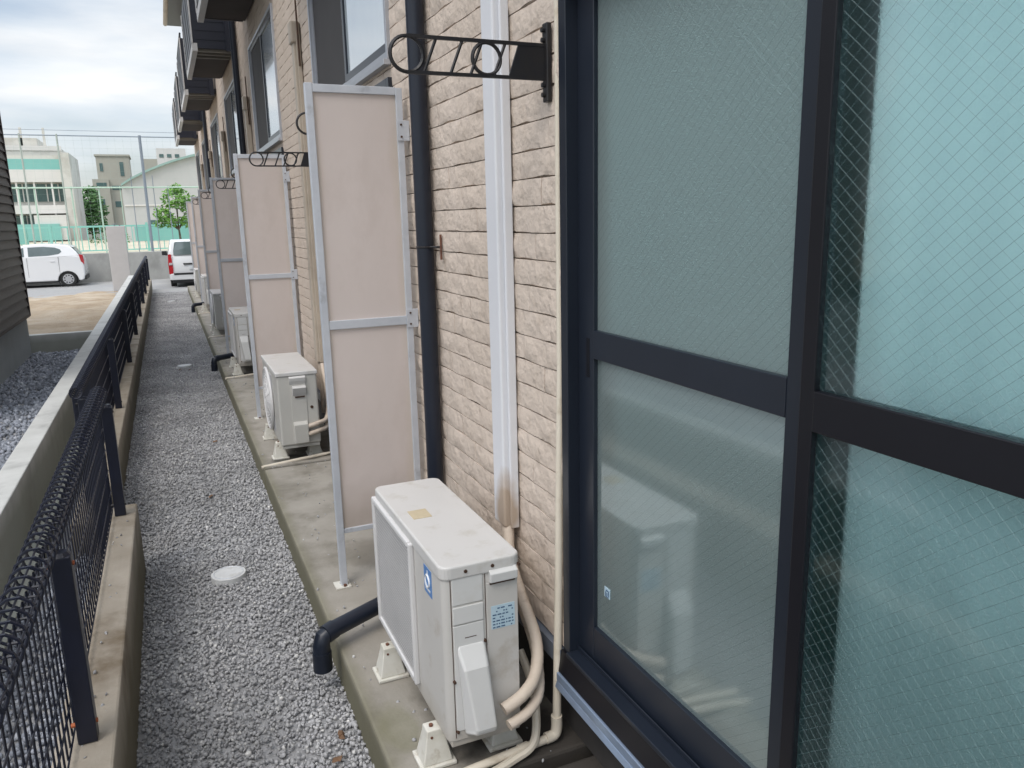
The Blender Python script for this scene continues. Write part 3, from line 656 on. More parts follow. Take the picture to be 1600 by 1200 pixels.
def unit_a():
    # local origin: centre of footprint on the slab; -x is the fan side, -y the service end
    t = empty('air_conditioner',(.668,2.11,0),'','air conditioner','outdoor air conditioner units')
    hx, hy = .108,.345; z0, z1 = .122,.606
    rr = .022
    def rrect(x0,x1,y0,y1,r,n=5):
        p = []
        for (cx_,cy_,a0) in ((x1-r,y1-r,0),(x0+r,y1-r,90),(x0+r,y0+r,180),(x1-r,y0+r,270)):
            for i in range(n+1): a = R(a0+90*i/n); p.append((cx_+r*math.cos(a),cy_+r*math.sin(a)))
        return p
    MB().prism(rrect(-hx,hx,-hy,hy,rr),2,z0,z1).build('body','ac_body',t,smooth=True)
    MB().prism(rrect(-hx-.005,hx+.005,-hy-.006,hy+.005,.028),2,z1-.016,z1+.022).build('top_cover','ac_lid',t,smooth=False,bevel=.006,seg=3)
    bx('top_sticker','label_tan',t,(-.075,-.018,.005,.075,z1+.0215,z1+.0235))
    # fan side grille, proud of the front
    gy0, gy1, gz0, gz1 = -.085,.335,.15,.598
    g = MB(); xg = -hx
    g.box(xg-.016,xg+.001,gy0-.010,gy0+.006,gz0,gz1); g.box(xg-.016,xg+.001,gy1-.012,gy1+.010,gz0,gz1)
    g.box(xg-.016,xg+.001,gy0+.012,gy1-.012,gz1-.02,gz1); g.box(xg-.016,xg+.001,gy0+.012,gy1-.012,gz0,gz0+.02)
    g = g.build('grille_frame','ac_grille',t,bevel=.005)
    bx('fan_opening','ac_inside',g,(xg-.0055,xg+.001,gy0+.012,gy1-.012,gz0+.02,gz1-.02))
    wv = MB(); n = 36
    for i in range(n): y = gy0+.014+(gy1-gy0-.028)*i/(n-1); wv.box(xg-.0100,xg-.0094,y-.0010,y+.0010,gz0+.02,gz1-.02)
    n = 36
    for i in range(n): z = gz0+.022+(gz1-gz0-.044)*i/(n-1); wv.box(xg-.0092,xg-.0086,gy0+.012,gy1-.012,z-.0010,z+.0010)
    wv.build('grille','ac_grille',g)
    # brand-like blue label on the front beside the grille
    lb = bx('front_label','label_blue',t,(xg-.0012,xg,-.255,-.190,.500,.578))
    q = MB(); q.ring((-.222,.540),.017,.0035,0,xg-.0014,20,4); q.box(xg-.002,xg-.0011,-.243,-.204,.512,.518); q.box(xg-.002,xg-.0011,-.226,-.219,.552,.570)
    q.build('label_print','label_white',lb)
    # service end
    ye = -hy
    e = MB()
    e.box(-.083,.002,ye-.003,ye+.001,.517,.592)          # upper small panel
    e.box(-.083,.002,ye-.0045,ye+.001,.463,.511)
    e.box(-.083,.002,ye-.003,ye+.001,.150,.458)
    build_split(e,'service_cover','ac_cover',t,bevel=.0015)
    r_ = MB(); r_.box(.014,.102,ye-.002,ye+.001,.135,.560); r_.build('end_panel','ac_body',t,bevel=.001)
    s_ = MB(); s_.box(.0085,.0105,ye-.0008,ye+.001,.13,.60); s_.box(-.0875,-.0855,ye-.0008,ye+.001,.13,.60); build_split(s_,'seam','screw',t)
    hnd = MB(); hnd.prism([(ye-.016,.565),(ye-.018,.590),(ye-.002,.600),(ye+.001,.600),(ye+.001,.562),(ye-.004,.562)],0,.020,.098); hnd.build('handle','ac_cover',t,bevel=.002)
    bx('handle_recess','screw',t,(.022,.094,ye-.0045,ye-.0022,.5555,.5615))
    # bulging valve cover
    v = [(-.078,ye-.003,.405),(.004,ye-.003,.405),(-.070,ye-.038,.345),(.000,ye-.038,.345),(-.050,ye-.058,.175),(.014,ye-.058,.175),(-.064,ye-.003,.135),(.016,ye-.003,.135),(-.048,ye-.054,.158),(.012,ye-.054,.158)]
    f = [(0,1,3,2),(2,3,5,4),(4,5,9,8),(8,9,7,6),(0,2,4,8,6),(1,7,9,5,3),(0,6,7,1)]
    MB().add(v,f).build('valve_cover','ac_cover',t,bevel=.008,seg=3)
    bx('cover_mark','screw',t,(-.052,-.020,ye-.0036,ye-.0028,.4195,.4215))
    lb = bx('data_label','label_pale',t,(.024,.092,ye-.0028,ye-.0018,.425,.492))
    q = MB()
    for r0 in range(7):
        z = .485-r0*.009; x = .028
        while x < .086:
            w_ = random.choice((.004,.007,.011)); 
            if random.random() < .75: q.box(x,min(x+w_,.088),ye-.0033,ye-.0027,z-.0035,z)
            x += w_+.003
    q.build('label_print','label_ink',lb)
    sc = MB()
    for (x,z) in ((-.045,.610),(.030,.610),(.004,.400),(-.086,.300),(-.082,.150),(.106,.598)): sc.tube([(x,ye-.008,z),(x,ye+.001,z)],.0042 if z < .6 else .005,8)
    build_split(sc,'screw','screw',t)
    b_ = MB().box(-hx+.01,hx-.004,-hy+.005,hy-.01,.100,.1215).build('base_tray','ac_body',t,bevel=.003)
    for x in (-.118,.085):
        for y in (-.235,.235): foot(t,x,y)
    return t
a0 = unit_a(); a0['label'] = 'nearest white outdoor air conditioner with blue label and square fan grille'
def unit_b():
    t = empty('air_conditioner',(.675,5.33,0),'','air conditioner','outdoor air conditioner units')
    hx, hy = .124,.385; z0, z1 = .105,.560
    MB().box(-hx,hx,-hy,hy,z0,z1).build('body','ac2_body',t,bevel=.012,seg=3)
    tp = MB().box(-hx-.006,hx+.006,-hy-.006,hy+.006,z1-.004,z1+.022).build('top_cover','ac_lid',t,bevel=.006,seg=3)
    cy_, cz_ = .06,.335
    bx('fan_opening','ac_inside',t,(-hx-.004,-hx+.002,cy_-.19,cy_+.19,cz_-.19,cz_+.19))
    g = MB(); rad = .205
    for i,r_ in enumerate((.205,.185,.165,.145,.125,.105,.085,.065,.045)):
        g.ring((cy_,cz_),r_,.0042 if i else .011,0,-hx-.012-.018*math.cos(r_/.205*PI/2),40,6)
    for k in range(8):
        a = PI*k/8; pts = []
        for u in (-1,-.8,-.5,0,.5,.8,1): pts.append((-hx-.014-.018*math.cos(abs(u)*PI/2),cy_+.2*u*math.cos(a),cz_+.2*u*math.sin(a)))
        g.tube(pts,.003,5)
    g.build('fan_guard','ac_grille',t,smooth=True)
    ye = -hy
    e = MB(); e.box(-.045,.052,ye-.004,ye+.001,.13,.545); e.build('service_cover','ac2_body',t,bevel=.002)
    h_ = MB()
    h_.prism([(ye-.016,.525),(ye-.020,.545),(ye-.003,.555),(ye-.003,.500)],0,-.050,.052)
    h_.prism([(ye-.020,.455),(ye-.034,.482),(ye-.003,.495),(ye-.003,.425)],0,-.034,.050)
    build_split(h_,'handle','ac_lid',t,bevel=.003)
    bx('handle_slot','screw',t,(-.020,.040,ye-.010,ye-.0045,.415,.424))
    v = MB().prism([(ye-.036,.245),(ye-.003,.262),(ye-.003,.120),(ye-.030,.120)],0,-.043,.046); v.build('valve_cover','ac2_body',t,bevel=.005)
    MB().tube([(.080,ye-.004,.345),(.080,ye+.001,.345)],.010,10).build('knockout','screw',t)
    bx('base_tray','ac2_body',t,(-hx+.008,hx-.008,-hy+.01,hy-.01,.085,.1045),bevel=.003)
    for x in (-.125,.095):
        for y in (-.26,.26): foot(t,x,y)
    return t
ub = unit_b(); ub['label'] = 'second outdoor air conditioner, squat beige unit with a round fan guard'
c3 = dup(a0,(.668,8.46,0),'third outdoor air conditioner, beside the second privacy screen')
dup(ub,(.660,11.65,0),'fourth outdoor air conditioner, seen as a thin pale edge')
dup(a0,(.660,14.80,0),'fifth outdoor air conditioner, a small white edge by the fifth screen')
dup(ub,(.660,17.95,0),'farthest outdoor air conditioner near the road end')
# refrigerant lines of the nearest unit
def spl(pts, n=6):
    P_ = [Vector(p) for p in pts]; o_ = []
    for i in range(len(P_)-1):
        a = P_[max(i-1,0)]; b = P_[i]; c_ = P_[i+1]; d = P_[min(i+2,len(P_)-1)]
        for k in range(n):
            t = k/n; o_.append(.5*((2*b)+(c_-a)*t+(2*a-5*b+4*c_-d)*t*t+(3*b-a-3*c_+d)*t**3))
    o_.append(P_[-1]); return o_
rt = empty('refrigerant_lines',(.86,1.9,0),'beige wrapped refrigerant lines curling round the corner of the nearest unit','pipes')
loc = (.86,1.9,0)
def rl_(pts): return [(p[0]-loc[0],p[1]-loc[1],p[2]-loc[2]) for p in pts]
MB().tube(spl(rl_([(.705,1.725,.205),(.77,1.735,.228),(.825,1.775,.255),(.862,1.85,.31),(.866,1.96,.40),(.876,2.06,.48),(.898,2.11,.59)]),14),[.0175*(1+.035*((i%3)==0)) for i in range(85)],10).build('gas_pipe','tape_beige',rt,smooth=True)
MB().tube(spl(rl_([(.715,1.715,.160),(.785,1.730,.178),(.835,1.775,.205),(.868,1.87,.27),(.872,1.97,.36),(.880,2.08,.46),(.899,2.13,.58)]),14),[.0150*(1+.035*((i%3)==0)) for i in range(85)],10).build('liquid_pipe','tape_beige',rt,smooth=True)
dr = empty('drain_hose',(.82,1.8,0),'thin beige drain hose dropping behind the nearest unit to the slab','hose')
MB().tube(spl([(.855-.82,1.95-1.8,.22),(.860-.82,1.88-1.8,.15),(.845-.82,1.82-1.8,.085),(.81-.82,1.77-1.8,.035),(.74-.82,1.755-1.8,.016),(.65-.82,1.73-1.8,.015),(.50-.82,1.71-1.8,.014),(.40-.82,1.70-1.8,.0)]),.0125,8).build('hose','pipe_beige',dr,smooth=True)
dp = empty('drain_pipe',(.90,1.80,0),'slim cream drain pipe beside the window frame, with an elbow on the slab','pipe')
dl = lambda pts: [(p[0]-.90,p[1]-1.80,p[2]) for p in pts]
MB().tube(dl([(.924,1.796,6.0),(.924,1.796,2.0),(.922,1.796,1.1),(.910,1.795,.5),(.898,1.794,.04)]),[.009,.009,.0095,.0115,.0125],12).build('riser','pipe_beige',dp,smooth=True)
MB().tube(spl(dl([(.898,1.794,.085),(.898,1.794,.045),(.888,1.792,.026),(.86,1.790,.024)]),5),.0165,12).build('elbow','pipe_beige',dp,smooth=True)
MB().tube(dl([(.87,1.790,.022),(.62,1.765,.020),(.41,1.745,.014)]),.0125,12).build('run','pipe_beige',dp,smooth=True)
MB().tube(dl([(.80,1.783,.0215),(.77,1.780,.0213)]),.0155,12).build('coupling','pipe_beige',dp,smooth=True)
# drain pipes in the further joints
pr = empty('slab_drain_pipe',(.62,4.93,0),'cream drain pipe lying in the slab joint below the second unit','pipe','cream drain pipes in the slab joints')
MB().tube([(-.205,.0,-.006),(.20,.045,.014)],.011,10).build('run','pipe_beige',pr,smooth=True)
MB().tube([(.20,.045,.014),(.245,.05,.02),(.25,.05,.3)],.011,10).build('riser','pipe_beige',pr,smooth=True)
for k,lb in ((1,'cream drain pipe in the slab joint below the third unit'),(2,'cream drain pipe in the slab joint below the fourth unit'),(3,'cream drain pipe in the slab joint below the fifth unit')):
    dup(pr,(.62,4.93+P*k,0),lb)
# pipes behind the second unit
r2 = empty('refrigerant_lines',(.80,5.0,0),'two beige lines leaving the side of the second unit','pipes')
for n_,zz in (('gas_pipe',.235),('liquid_pipe',.185)):
    MB().tube(spl([(-.08,-.075,zz-.01),(-.01,-.07,zz+.005),(.05,-.02,zz+.02),(.085,.10,zz+.12),(.10,.30,.55)]),.0145,10).build(n_,'tape_beige',r2,smooth=True)
# round drain lids
for (x,y,lb) in ((.117,3.70,'white round lid lying in the gravel nearest the camera'),(.073,9.85,'second white round lid in the gravel, midway along the alley'),(.02,18.6,'farthest white round lid in the gravel near the road')):
    t = MB(); t.disc((0,0),.079,2,-.02,.018,36); o = t.build('inspection_port','lid_white',smooth=True,bevel=.003); o.location = (x,y,-.142)
    tag(o,lb,'inspection port','white round ports in the gravel')
    q = MB(); q.ring((0,0),.066,.0015,2,.0185,30,4); q.build('rim_groove','screen_frame',o)
# dry leaves
lc = [(.325,2.17),(.36,2.28),(.405,1.93),(.12,9.55),(.02,9.6),(.40,1.86),(.10,4.9),(.2,6.2)]
LL = ['brown dry leaf on the gravel beside the foot of the nearest unit','curled brown leaf on the gravel just beyond its neighbour','orange brown leaf at the slab edge at the bottom of the picture','dead leaf scrap just before the second white lid','dead leaf scrap left of the second white lid','tan leaf touching the slab edge nearest the camera','small brown leaf scrap midway between two lids','tiny brown scrap on the gravel before the second lid']
for (x,y),lb in zip(lc,LL):
    s_ = .022; pts = []
    v = [(math.cos(a)*s_*(1 if i%2 else .7), math.sin(a)*s_*.6, .004*math.sin(3*a)) for i,a in enumerate([2*PI*j/9 for j in range(9)])]+[(0,0,.006)]
    o = MB().add(v,[(i,(i+1)%9,9) for i in range(9)]).build('dry_leaf','dry_leaf'); o.location = (x,y,-.132); o.rotation_euler = (random.uniform(-.4,.4),random.uniform(-.4,.4),random.uniform(0,6))
    m_ = o.modifiers.new('thick','SOLIDIFY'); m_.thickness = .001
    tag(o,lb,'leaf','dry leaves on the gravel')

# ------------------------------------------------------------ neighbouring house
nb = empty('neighbour_house',(-1.5,10.3,0),'dark lap sided house corner at the left edge','house')
MB().box(-4,-.02,-3.6,0,-.3,.54).build('foundation_wall','foundation',nb)
sd = MB(); zz = .55
while zz < 6.2:
    sd.prism([(-4,zz),(.022,zz),(.022,zz+.010),(.004,zz+.092),(-4,zz+.092)],1,-3.618,.012); zz += .093
sd.build('siding','siding_dark',nb)
MB().box(.004,.026,-.02,.020,.535,6.2).build('corner_trim','siding_trim',nb)
MB().box(-4,.024,-3.62,.018,.522,.5495).build('drip_edge','siding_trim',nb)
MB().box(-4.1,.25,-3.8,.25,6.2,6.32).build('roof','siding_dark',nb)

# ------------------------------------------------------------ pillar at the end
t = empty('gate_pillar',(-1.10,22.8,-.15),'plain pale grey gate pillar standing beyond the black fence','pillar')
MB().box(-.225,.215,-.07,.07,0,1.655).build('slab_body','pillar_grey',t,bevel=.01)
q = MB(); q.tube([(-.02,0,1.655),(-.02,0,1.70)],.012,6); q.box(-.08,.05,-.02,.02,1.695,1.715); q.tube([(.1,0,1.655),(.10,0,1.68)],.02,8); build_split(q,'lamp_fitting','pole_grey',t)

# retaining wall + fences
o = MB().box(-14,14,26.95,27.2,-.3,.71).build('retaining_wall','retaining',bevel=.01); tag(o,'weathered grey concrete retaining wall behind the parked cars','wall')
nf = empty('net_fence',(-.3,27.1,.71),'tall green ball net fence with grey poles on the retaining wall','fence')
q = lambda x,z: (x+.3,z-.71)
for x,m_,r_ in ((-.345,'pole_grey',.042),(-2.55,'pole_pale',.024),(-3.50,'pole_pale',.024),(2.9,'pole_grey',.042),(-6.5,'pole_grey',.042)):
    MB().tube([(x+.3,0,0),(x+.3,0,3.47)],r_,10).build('pole',m_,nf,smooth=True)
for x in (-3.72,-3.32,-2.36,-1.63,-1.05,-.72,-.12,.28):
    MB().tube([(x+.3,.03,0),(x+.3,.03,1.98 if x not in (-.72,-.12) else 2.3)],.022 if x < -1.2 else .012,6).build('post','net_green' if x < -1 else 'pole_grey',nf)
MB().tube([(-14,0,3.43),(14,0,3.43)],.018,6).build('top_cable','pole_grey',nf)
MB().tube([(-14,0,3.62),(14,0,3.52)],.007,4).build('wire','pole_grey',nf)
MB().tube([(-14,.0,1.94),(14,.0,1.94)],.024,6).build('mid_rail','net_green',nf)
wv = MB()
for i in range(75): x = -8+i*.22; wv.box(x-.0012,x+.0012,.05,.053,0,3.43)
for i in range(16): z = i*.22; wv.box(-8,8.5,.054,.057,z,z+.0024)
wv.build('net','net_wire',nf)
tf = empty('turquoise_fence',(-3,31,.62),'low turquoise railing fence along the school ground','fence')
r_ = MB(); r_.box(-11,11,0,.04,.86,.92); r_.box(-11,11,0,.04,.05,.09)
build_split(r_,'rail','turq',tf)
s_ = MB()
for i in range(110): x = -11+i*.2; s_.box(x,x+.03,.005,.03,.09,.86)
s_.build('bars','turq',tf)
pn = MB()
for (a,b) in ((-2.6,-1.2),(2.1,4.0)): pn.box(a,b,-.02,-.005,.35,.85)
build_split(pn,'sheet','school_teal',tf)
for x in (-9.5,-6.5,-3.5,-.5,2.5,5.5,8.5): MB().box(x-.04,x+.04,-.03,.06,0,1.0).build('post','turq',tf)

# ------------------------------------------------------------ cars
def wheel(parent, x, y, z, r, w_, side):
    ty = MB(); ty.disc((x,z),r,1,y-w_/2,y+w_/2,32); o = ty.build('wheel','rubber',parent,smooth=True,bevel=.012)
    s = side
    MB().disc((x,z),r*.66,1,y+s*w_/2-.004,y+s*(w_/2+.006),28).build('rim','rim',o,smooth=True,bevel=.004)
    q = MB()
    for k in range(9):
        a = 2*PI*k/9; q.disc((x+r*.47*math.cos(a),z+r*.47*math.sin(a)),r*.095,1,y+s*(w_/2+.006),y+s*(w_/2+.0085),8)
    q.build('rim_holes','car_black',o); MB().disc((x,z),r*.15,1,y+s*(w_/2+.006),y+s*(w_/2+.012),12).build('hub','rim',o)
def car_side(root, low, high, belt, hw, tum, m='car_white'):
    """low/high: outlines (x,z) below and above the belt; body width 2*hw with tumblehome above"""
    b = MB()
    def Y(z, s): return s*(hw-max(0,z-belt)*tum)
    n = len(low)
    for s in (-1,1):
        pass
    v = [(x,Y(z,-1),z) for x,z in low]+[(x,Y(z,1),z) for x,z in low]
    f = [tuple(range(n)),tuple(range(2*n-1,n-1,-1))]+[(i,(i+1)%n,(i+1)%n+n,i+n) for i in range(n)]
    b.add(v,f)
    lo = b.build('body',m,root,bevel=.03,seg=3,smooth=True)
    b = MB(); n = len(high)
    v = [(x,Y(z,-1),z) for x,z in high]+[(x,Y(z,1),z) for x,z in high]
    f = [tuple(range(n)),tuple(range(2*n-1,n-1,-1))]+[(i,(i+1)%n,(i+1)%n+n,i+n) for i in range(n)]
    b.add(v,f); hi = b.build('cabin',m,root,bevel=.028,seg=3,smooth=True)
    return lo, hi, Y
def arch(cx_, r, z0, n=8):  # points from right to left over a wheel
    return [(cx_+r*math.cos(PI*i/n), z0+r*math.sin(PI*i/n)) for i in range(n+1)]
# car 1: small hatchback, side on, rear to the right. local x: rear = 0, front = -2.78 ; y: near side = -hw
c1 = empty('parked_car',(-2.16,26.1,-.15),'white small hatchback parked side on beyond the dirt lot','car')
hw = .60; wr_ = .215; xr, xf = -.43,-2.35
low = [(-.03,.20),(-.10,.16)]+arch(xr,.255,.17)+arch(xf,.255,.17)+[(-2.72,.17),(-2.80,.24),(-2.79,.55),(-2.72,.66),(-2.2,.76),(-1.9,.82),(-1.2,.85),(-.5,.88),(-.11,.86),(-.05,.80),(.0,.55),(.0,.32)]
high = [(-.08,.84),(-2.10,.80),(-1.86,.98),(-1.66,1.11),(-1.42,1.19),(-1.05,1.215),(-.66,1.20),(-.38,1.155),(-.26,1.09),(-.16,.97)]
lo,hi,Yf = car_side(c1,low,high,.80,hw,.26)
def side_glass(root, poly, name='window', off=.004, side=-1):
    v = [(x,Yf(z,side)+side*off,z) for x,z in poly]+[(x,Yf(z,side)-side*.02,z) for x,z in poly]; n = len(poly)
    return MB().add(v,[tuple(range(n)),tuple(range(2*n-1,n-1,-1))]+[(i,(i+1)%n,(i+1)%n+n,i+n) for i in range(n)]).build(name,'car_glass',root)
side_glass(c1,[(-.52,.98),(-.55,1.05),(-.68,1.105),(-.95,1.135),(-1.34,1.125),(-1.34,.87),(-.85,.885),(-.60,.92)])
side_glass(c1,[(-1.44,.87),(-1.44,1.12),(-1.60,1.08),(-1.78,.98),(-1.92,.865)])
for s in (-1,1):
    for x in (xr,xf): wheel(c1,x,s*(hw-.085),wr_,wr_,.15,s)
MB().add([(.0,-hw+.03,.88),(-.10,-hw-.002,.90),(-.065,-hw-.006,.70),(.012,-hw+.03,.60),(.016,-hw+.14,.72),(-.03,-hw+.13,.90)],[(0,1,2,3),(0,3,4,5)]).build('tail_light','car_red',c1,bevel=.004)
sp = MB().prism([(-.45,1.175),(-.20,1.115),(-.21,1.095),(-.42,1.14)],1,-.42,.42).build('spoiler','car_white',c1,bevel=.006)
MB().add([(-.235,-.40,1.10),(-.235,.40,1.10),(-.095,.46,.90),(-.095,-.46,.90),(-.27,-.38,1.10),(-.27,.38,1.10),(-.13,.44,.90),(-.13,-.44,.90)],[(0,1,2,3),(4,7,6,5),(0,4,5,1),(2,6,7,3),(0,3,7,4),(1,5,6,2)]).build('rear_window','car_glass',c1)
q = MB(); 
for x in (-1.39,-.62,-1.95):
    q.box(x-.003,x+.003,-hw-.0015,-hw+.01,.30,.84)
build_split(q,'door_seam','car_black',c1)
MB().box(-.82,-.72,-hw-.012,-hw+.004,.715,.735).build('door_handle','car_white',c1,bevel=.004)
MB().box(-2.1,-.72,-hw+.02,hw-.02,.13,.20).build('underbody','car_black',c1)
MB().box(-.03,.02,-hw+.08,hw-.08,.18,.30).build('bumper_trim','car_black',c1,bevel=.005)
ar = MB()
for x in (xr,xf): ar.ring((x,.185),.245,.012,1,-hw+.004,28,5)
build_split(ar,'arch_lining','car_black',c1)
# car 2: tall station wagon, rear towards the camera. local: x across, y forward, rear at y=0
c2 = empty('parked_car',(.72,22.95,-.15),'white station wagon seen from behind at the end of the alley','car')
hw = .67
def loft2():
    # side profile in (y,z), extruded across x with tumblehome
    low = [(.02,.20)]+[(.62-.25*math.cos(PI*i/8),.19+.25*math.sin(PI*i/8)) for i in range(9)]+[(2.55-.25*math.cos(PI*i/8),.19+.25*math.sin(PI*i/8)) for i in range(9)]+[(3.3,.2),(3.36,.5),(3.3,.68),(2.6,.82),(2.3,.84),(.10,.86),(.03,.70),(.0,.36)]
    high = [(.09,.84),(2.35,.82),(1.95,1.14),(1.7,1.24),(.40,1.27),(.26,1.23),(.14,1.0)]
    for nm,pts in (('body',low),('cabin',high)):
        n = len(pts); X = lambda z,s: s*(hw-max(0,z-.80)*.24)
        v = [(X(z,-1),y,z) for y,z in pts]+[(X(z,1),y,z) for y,z in pts]
        f = [tuple(range(n)),tuple(range(2*n-1,n-1,-1))]+[(i,(i+1)%n,(i+1)%n+n,i+n) for i in range(n)]
        MB().add(v,f).build(nm,'car_white',c2,bevel=.03,seg=3,smooth=True)
loft2()
def quadbox(name,m,pts,off,parent): # pts on rear face (x,y,z); off pushes back to give thickness
    n = len(pts); v = list(pts)+[(x,y+off,z) for x,y,z in pts]
    return MB().add(v,[tuple(range(n)),tuple(range(2*n-1,n-1,-1))]+[(i,(i+1)%n,(i+1)%n+n,i+n) for i in range(n)]).build(name,m,parent,bevel=.004)
quadbox('rear_window','car_glass',[(-.52,.068,.86),(.52,.068,.86),(.52,.100,.97),(.47,.196,1.185),(.42,.214,1.205),(-.42,.214,1.205),(-.47,.196,1.185),(-.52,.100,.97)],.05,c2)
for s in (-1,1):
    quadbox('tail_light','car_red',[(s*.660,.035,.885),(s*.585,.022,.885),(s*.560,-.012,.50),(s*.575,-.015,.36),(s*.672,.0,.36),(s*.676,.01,.62)],.06,c2)
    MB().box(s*.575-.028*(1),s*.575+.062,-.022,-.0,.60,.66).build('reverse_light','car_clear',c2,bevel=.004) if s == 1 else MB().box(-.655,-.575,-.022,0,.60,.66).build('reverse_light','car_clear',c2,bevel=.004)
    wh_ = MB(); wh_.tube([(s*(hw-.16),.62,.20),(s*(hw-.015),.62,.20)],.20,24); wh_.build('wheel','rubber',c2,smooth=True,bevel=.01)
    wh_ = MB(); wh_.tube([(s*(hw-.16),2.55,.20),(s*(hw-.015),2.55,.20)],.20,24); wh_.build('wheel','rubber',c2,smooth=True,bevel=.01)
    MB().box(s*(hw+.07)-.07,s*(hw+.07)+.07,2.0,2.04,.80,.92).build('mirror','car_black',c2,bevel=.015)
    MB().box(s*(hw+.01)-.04,s*(hw+.01)+.02,2.0,2.04,.79,.83).build('mirror_arm','car_black',c2)
    X = lambda z: s*(hw-max(0,z-.80)*.24+.003)
    for (a,b) in ((.30,.88),(.95,1.85)):
        pts = [(X(.87),a,.87),(X(.87),b+(.15 if b > 1 else 0),.87),(X(1.16),b,1.16),(X(1.16),a+.06,1.16)]
        v = pts+[(x-s*.03,y,z) for x,y,z in pts]
        MB().add(v,[(0,1,2,3),(7,6,5,4),(0,4,5,1),(1,5,6,2),(2,6,7,3),(3,7,4,0)]).build('window','car_glass',c2)
bm_ = MB(); bm_.box(-.64,.64,-.055,.04,.20,.37); bm_.build('bumper','car_white',c2,bevel=.02,seg=3)
MB().box(-.56,.56,-.064,.0,.335,.385).build('bumper_step','car_black',c2,bevel=.006)
MB().box(-.60,.60,-.03,.20,.12,.205).build('underbody','car_black',c2,bevel=.01)
MB().box(-.55,.55,.2,3.2,.13,.22).build('floor_pan','car_black',c2)
MB().box(-.17,.17,-.018,-.0,.47,.57).build('number_plate','label_white',c2,bevel=.003)
MB().box(-.30,.30,-.012,.01,.60,.64).build('tailgate_trim','car_black',c2,bevel=.004)
MB().tube([(-.02,.066,.90),(.25,.095,1.0)],.008,5).build('wiper','car_black',c2)

# ------------------------------------------------------------ background buildings
sc_ = empty('school_building',(-6.95,60,.6),'long cream school building with turquoise balcony band','building')
def sb(name,m,b,parent=None,**k): return MB().box(b[0]+6.5,b[1]+6.5,b[2]-60,b[3]-60,b[4]-.6,b[5]-.6).build(name,m,parent or sc_,**k)
sb('wall','school_wall',(-16,-5.12,60.8,68,.6,6.6)); sb('roof_block','school_wall',(-16,-6.45,61,66,6.6,7.25)); sb('parapet','school_white',(-16,-5.10,60.75,60.95,6.45,6.75))
sb('balcony_band','school_teal',(-16,-5.1,59.95,60.05,5.2,5.85)); sb('balcony_slab','school_white',(-16,-5.1,59.9,60.8,4.42,5.2))
sb('balcony_slab','school_white',(-16,-5.1,59.9,60.8,2.42,2.95)); sb('parapet','school_wall',(-16,-5.1,60.0,60.1,5.85,6.1))
sb('stair_tower','school_wall',(-5.1,-4.62,59.6,66,.6,6.25))
for (z0,z1) in ((2.95,4.42),(.7,2.42)):
    wd_ = sb('window','far_glass',(-16,-5.3,60.72,60.78,z0+.25,z1-.1))
    m_ = MB()
    for i in range(16): x = -15.8+i*.68; m_.box(x+6.5,x+.06+6.5,.66,.715,z0+.25-.6,z1-.1-.6)
    build_split(m_,'mullion','school_white',wd_)
cl = MB()
for x in (-13.5,-11.5,-9.6,-7.9,-6.9,-5.9): cl.box(x+6.5,x+.10+6.5,-.02,.12,.0,3.85)
build_split(cl,'column','school_white',sc_)
sb('porch','school_teal',(-8.0,-5.6,58.8,59.9,.7,1.75)); sb('porch','school_white',(-7.0,-5.2,59.0,59.9,.7,2.3))
cc = MB()
for x in (-7.4,-6.1): cc.box(x+6.5,x+.14+6.5,1.0,1.14,6.0,7.3)
build_split(cc,'vent_post','school_wall',sc_)
gb = empty('concrete_block_building',(-3.5,80,.6),'grey stepped concrete building behind the trees','building')
def gbx(name,m,b,**k): return MB().box(b[0]+3.5,b[1]+3.5,b[2]-80,b[3]-80,b[4]-.6,b[5]-.6).build(name,m,gb,**k)
gbx('wall','grey_block',(-4.75,-2.1,80,84,.6,7.6)); gbx('wall','grey_block',(-5.2,-3.9,79.5,82,.6,5.6)); gbx('wall','grey_block',(-2.1,-.9,80.5,84,.6,5.2)); gbx('roof_slab','grey_block',(-4.85,-2.0,79.9,84,7.6,7.75))
for (x,z,w_,h_) in ((-4.5,6.3,.25,.7),(-2.9,5.9,.3,1.2),(-3.7,4.7,.8,.35),(-4.9,5.0,.8,.3),(-3.6,3.2,.5,.5),(-4.9,3.4,.5,.5),(-2.7,3.4,.6,.5)):
    gbx('window','far_glass',(x,x+w_,79.46 if x < -3.95 and z < 5.5 else 79.96,80.02,z,z+h_))
gy = empty('gymnasium',(1.5,50,.6),'white gymnasium with a curved green edged roof','building')
pf = [(-3.35,0),(-3.35,3.1)]; 
arc = [(-3.35,3.1)]+[(-3.35+ (6.5)*u, 3.1+1.95*math.sin(u*PI/2)**.85) for u in [i/12 for i in range(1,13)]]
arc += [(3.15+(6.5)*u, 5.05-1.95*(1-math.cos(u*PI/2))) for u in [i/8 for i in range(1,9)]]
poly = [(-3.35,0)]+arc+[(arc[-1][0],0)]
MB().prism(poly,1,0,14).build('wall','gym_wall',gy)
rf_ = MB(); up = [(x,z+.12) for x,z in arc][::-1]; rf_.prism([(x,z+.003) for x,z in arc]+up,1,-.25,14.2); rf_.build('roof','gym_roof',gy)
MB().box(-3.3,9,-.05,-.003,2.0,2.08).build('belt_course','school_white',gy)
for x in (-2.2,-.6,1.0,2.6): MB().box(x,x+.5,-.04,-.002,.4,1.2).build('window','far_glass',gy)
ap = empty('white_apartments',(1.3,110,.6),'small distant pale apartment block above the gym roof','building')
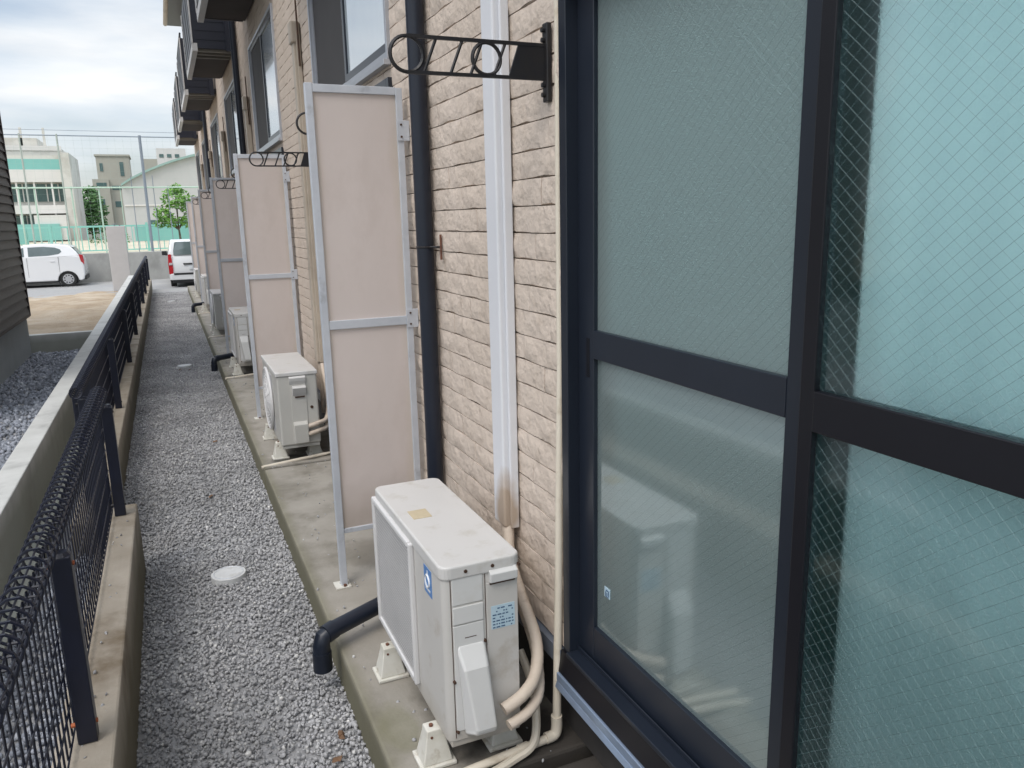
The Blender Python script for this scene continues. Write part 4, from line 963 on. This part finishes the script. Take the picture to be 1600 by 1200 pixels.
MB().box(-1.0,2.4,0,8,0,10.3).build('wall','school_white',ap); MB().box(-2.6,-1.0,0,8,0,9.0).build('wall','grey_block',ap)
for x in (-.7,.2,1.1): MB().box(x,x+.5,-.05,-.001,9.2,9.6).build('window','far_glass',ap)

# ------------------------------------------------------------ trees
def tree(loc, label, blobs, leafm, trunk_h, tr, leaf, n):
    t = empty('tree',loc,label,'tree')
    tk = MB(); top = Vector((0,0,trunk_h)); tk.tube([(0,0,-.05),(.02,0,trunk_h*.5),top],[tr,tr*.75,tr*.5],8)
    for (c,r_) in blobs:
        c = Vector(c); tk.tube([top*.8,(top+c)*.5+Vector((0,0,.02)),c],[tr*.45,tr*.28,tr*.1],6)
    tk.build('trunk','bark',t,smooth=True)
    cr_ = MB()
    for (c,r_) in blobs:
        for i in range(int(n*r_**2)):
            d = Vector((random.gauss(0,1),random.gauss(0,1),random.gauss(0,1))).normalized()*r_*random.uniform(.35,1.12)**.7
            p = Vector(c)+Vector((d.x,d.y,d.z*.85)); a = Vector((random.gauss(0,1),random.gauss(0,1),random.gauss(0,.6))).normalized(); b = a.orthogonal().normalized()
            l_ = leaf*random.uniform(.6,1.2); cr_.add([p-a*l_,p-b*l_*.45,p+a*l_,p+b*l_*.45],[(0,1,2,3)])
    cr_.build('crown',leafm,t)
tree((.5,28.6,.62),'bright green leafy tree in front of the gymnasium',[((0,0,1.75),.42),((-.42,0,1.25),.30),((.45,.1,1.5),.38),((.05,.1,2.05),.22),((-.2,-.1,1.0),.25),((.3,0,1.0),.28),((-.55,.1,.95),.2)],'leaf_a',.9,.05,.075,2100)
tree((-5.1,72,.6),'dark green trees between the school and the grey building',[((0,0,3.0),.95),((.5,0,2.2),.8),((-.5,0,2.2),.9),((.2,0,3.7),.5),((.1,0,1.2),1.0)],'leaf_b',1.8,.15,.18,520)
tree((-2.2,40,.62),'low dark shrubs behind the net fence',[((0,0,.35),.35),((.6,0,.35),.3),((-.6,0,.3),.28)],'leaf_b',.25,.03,.06,900)
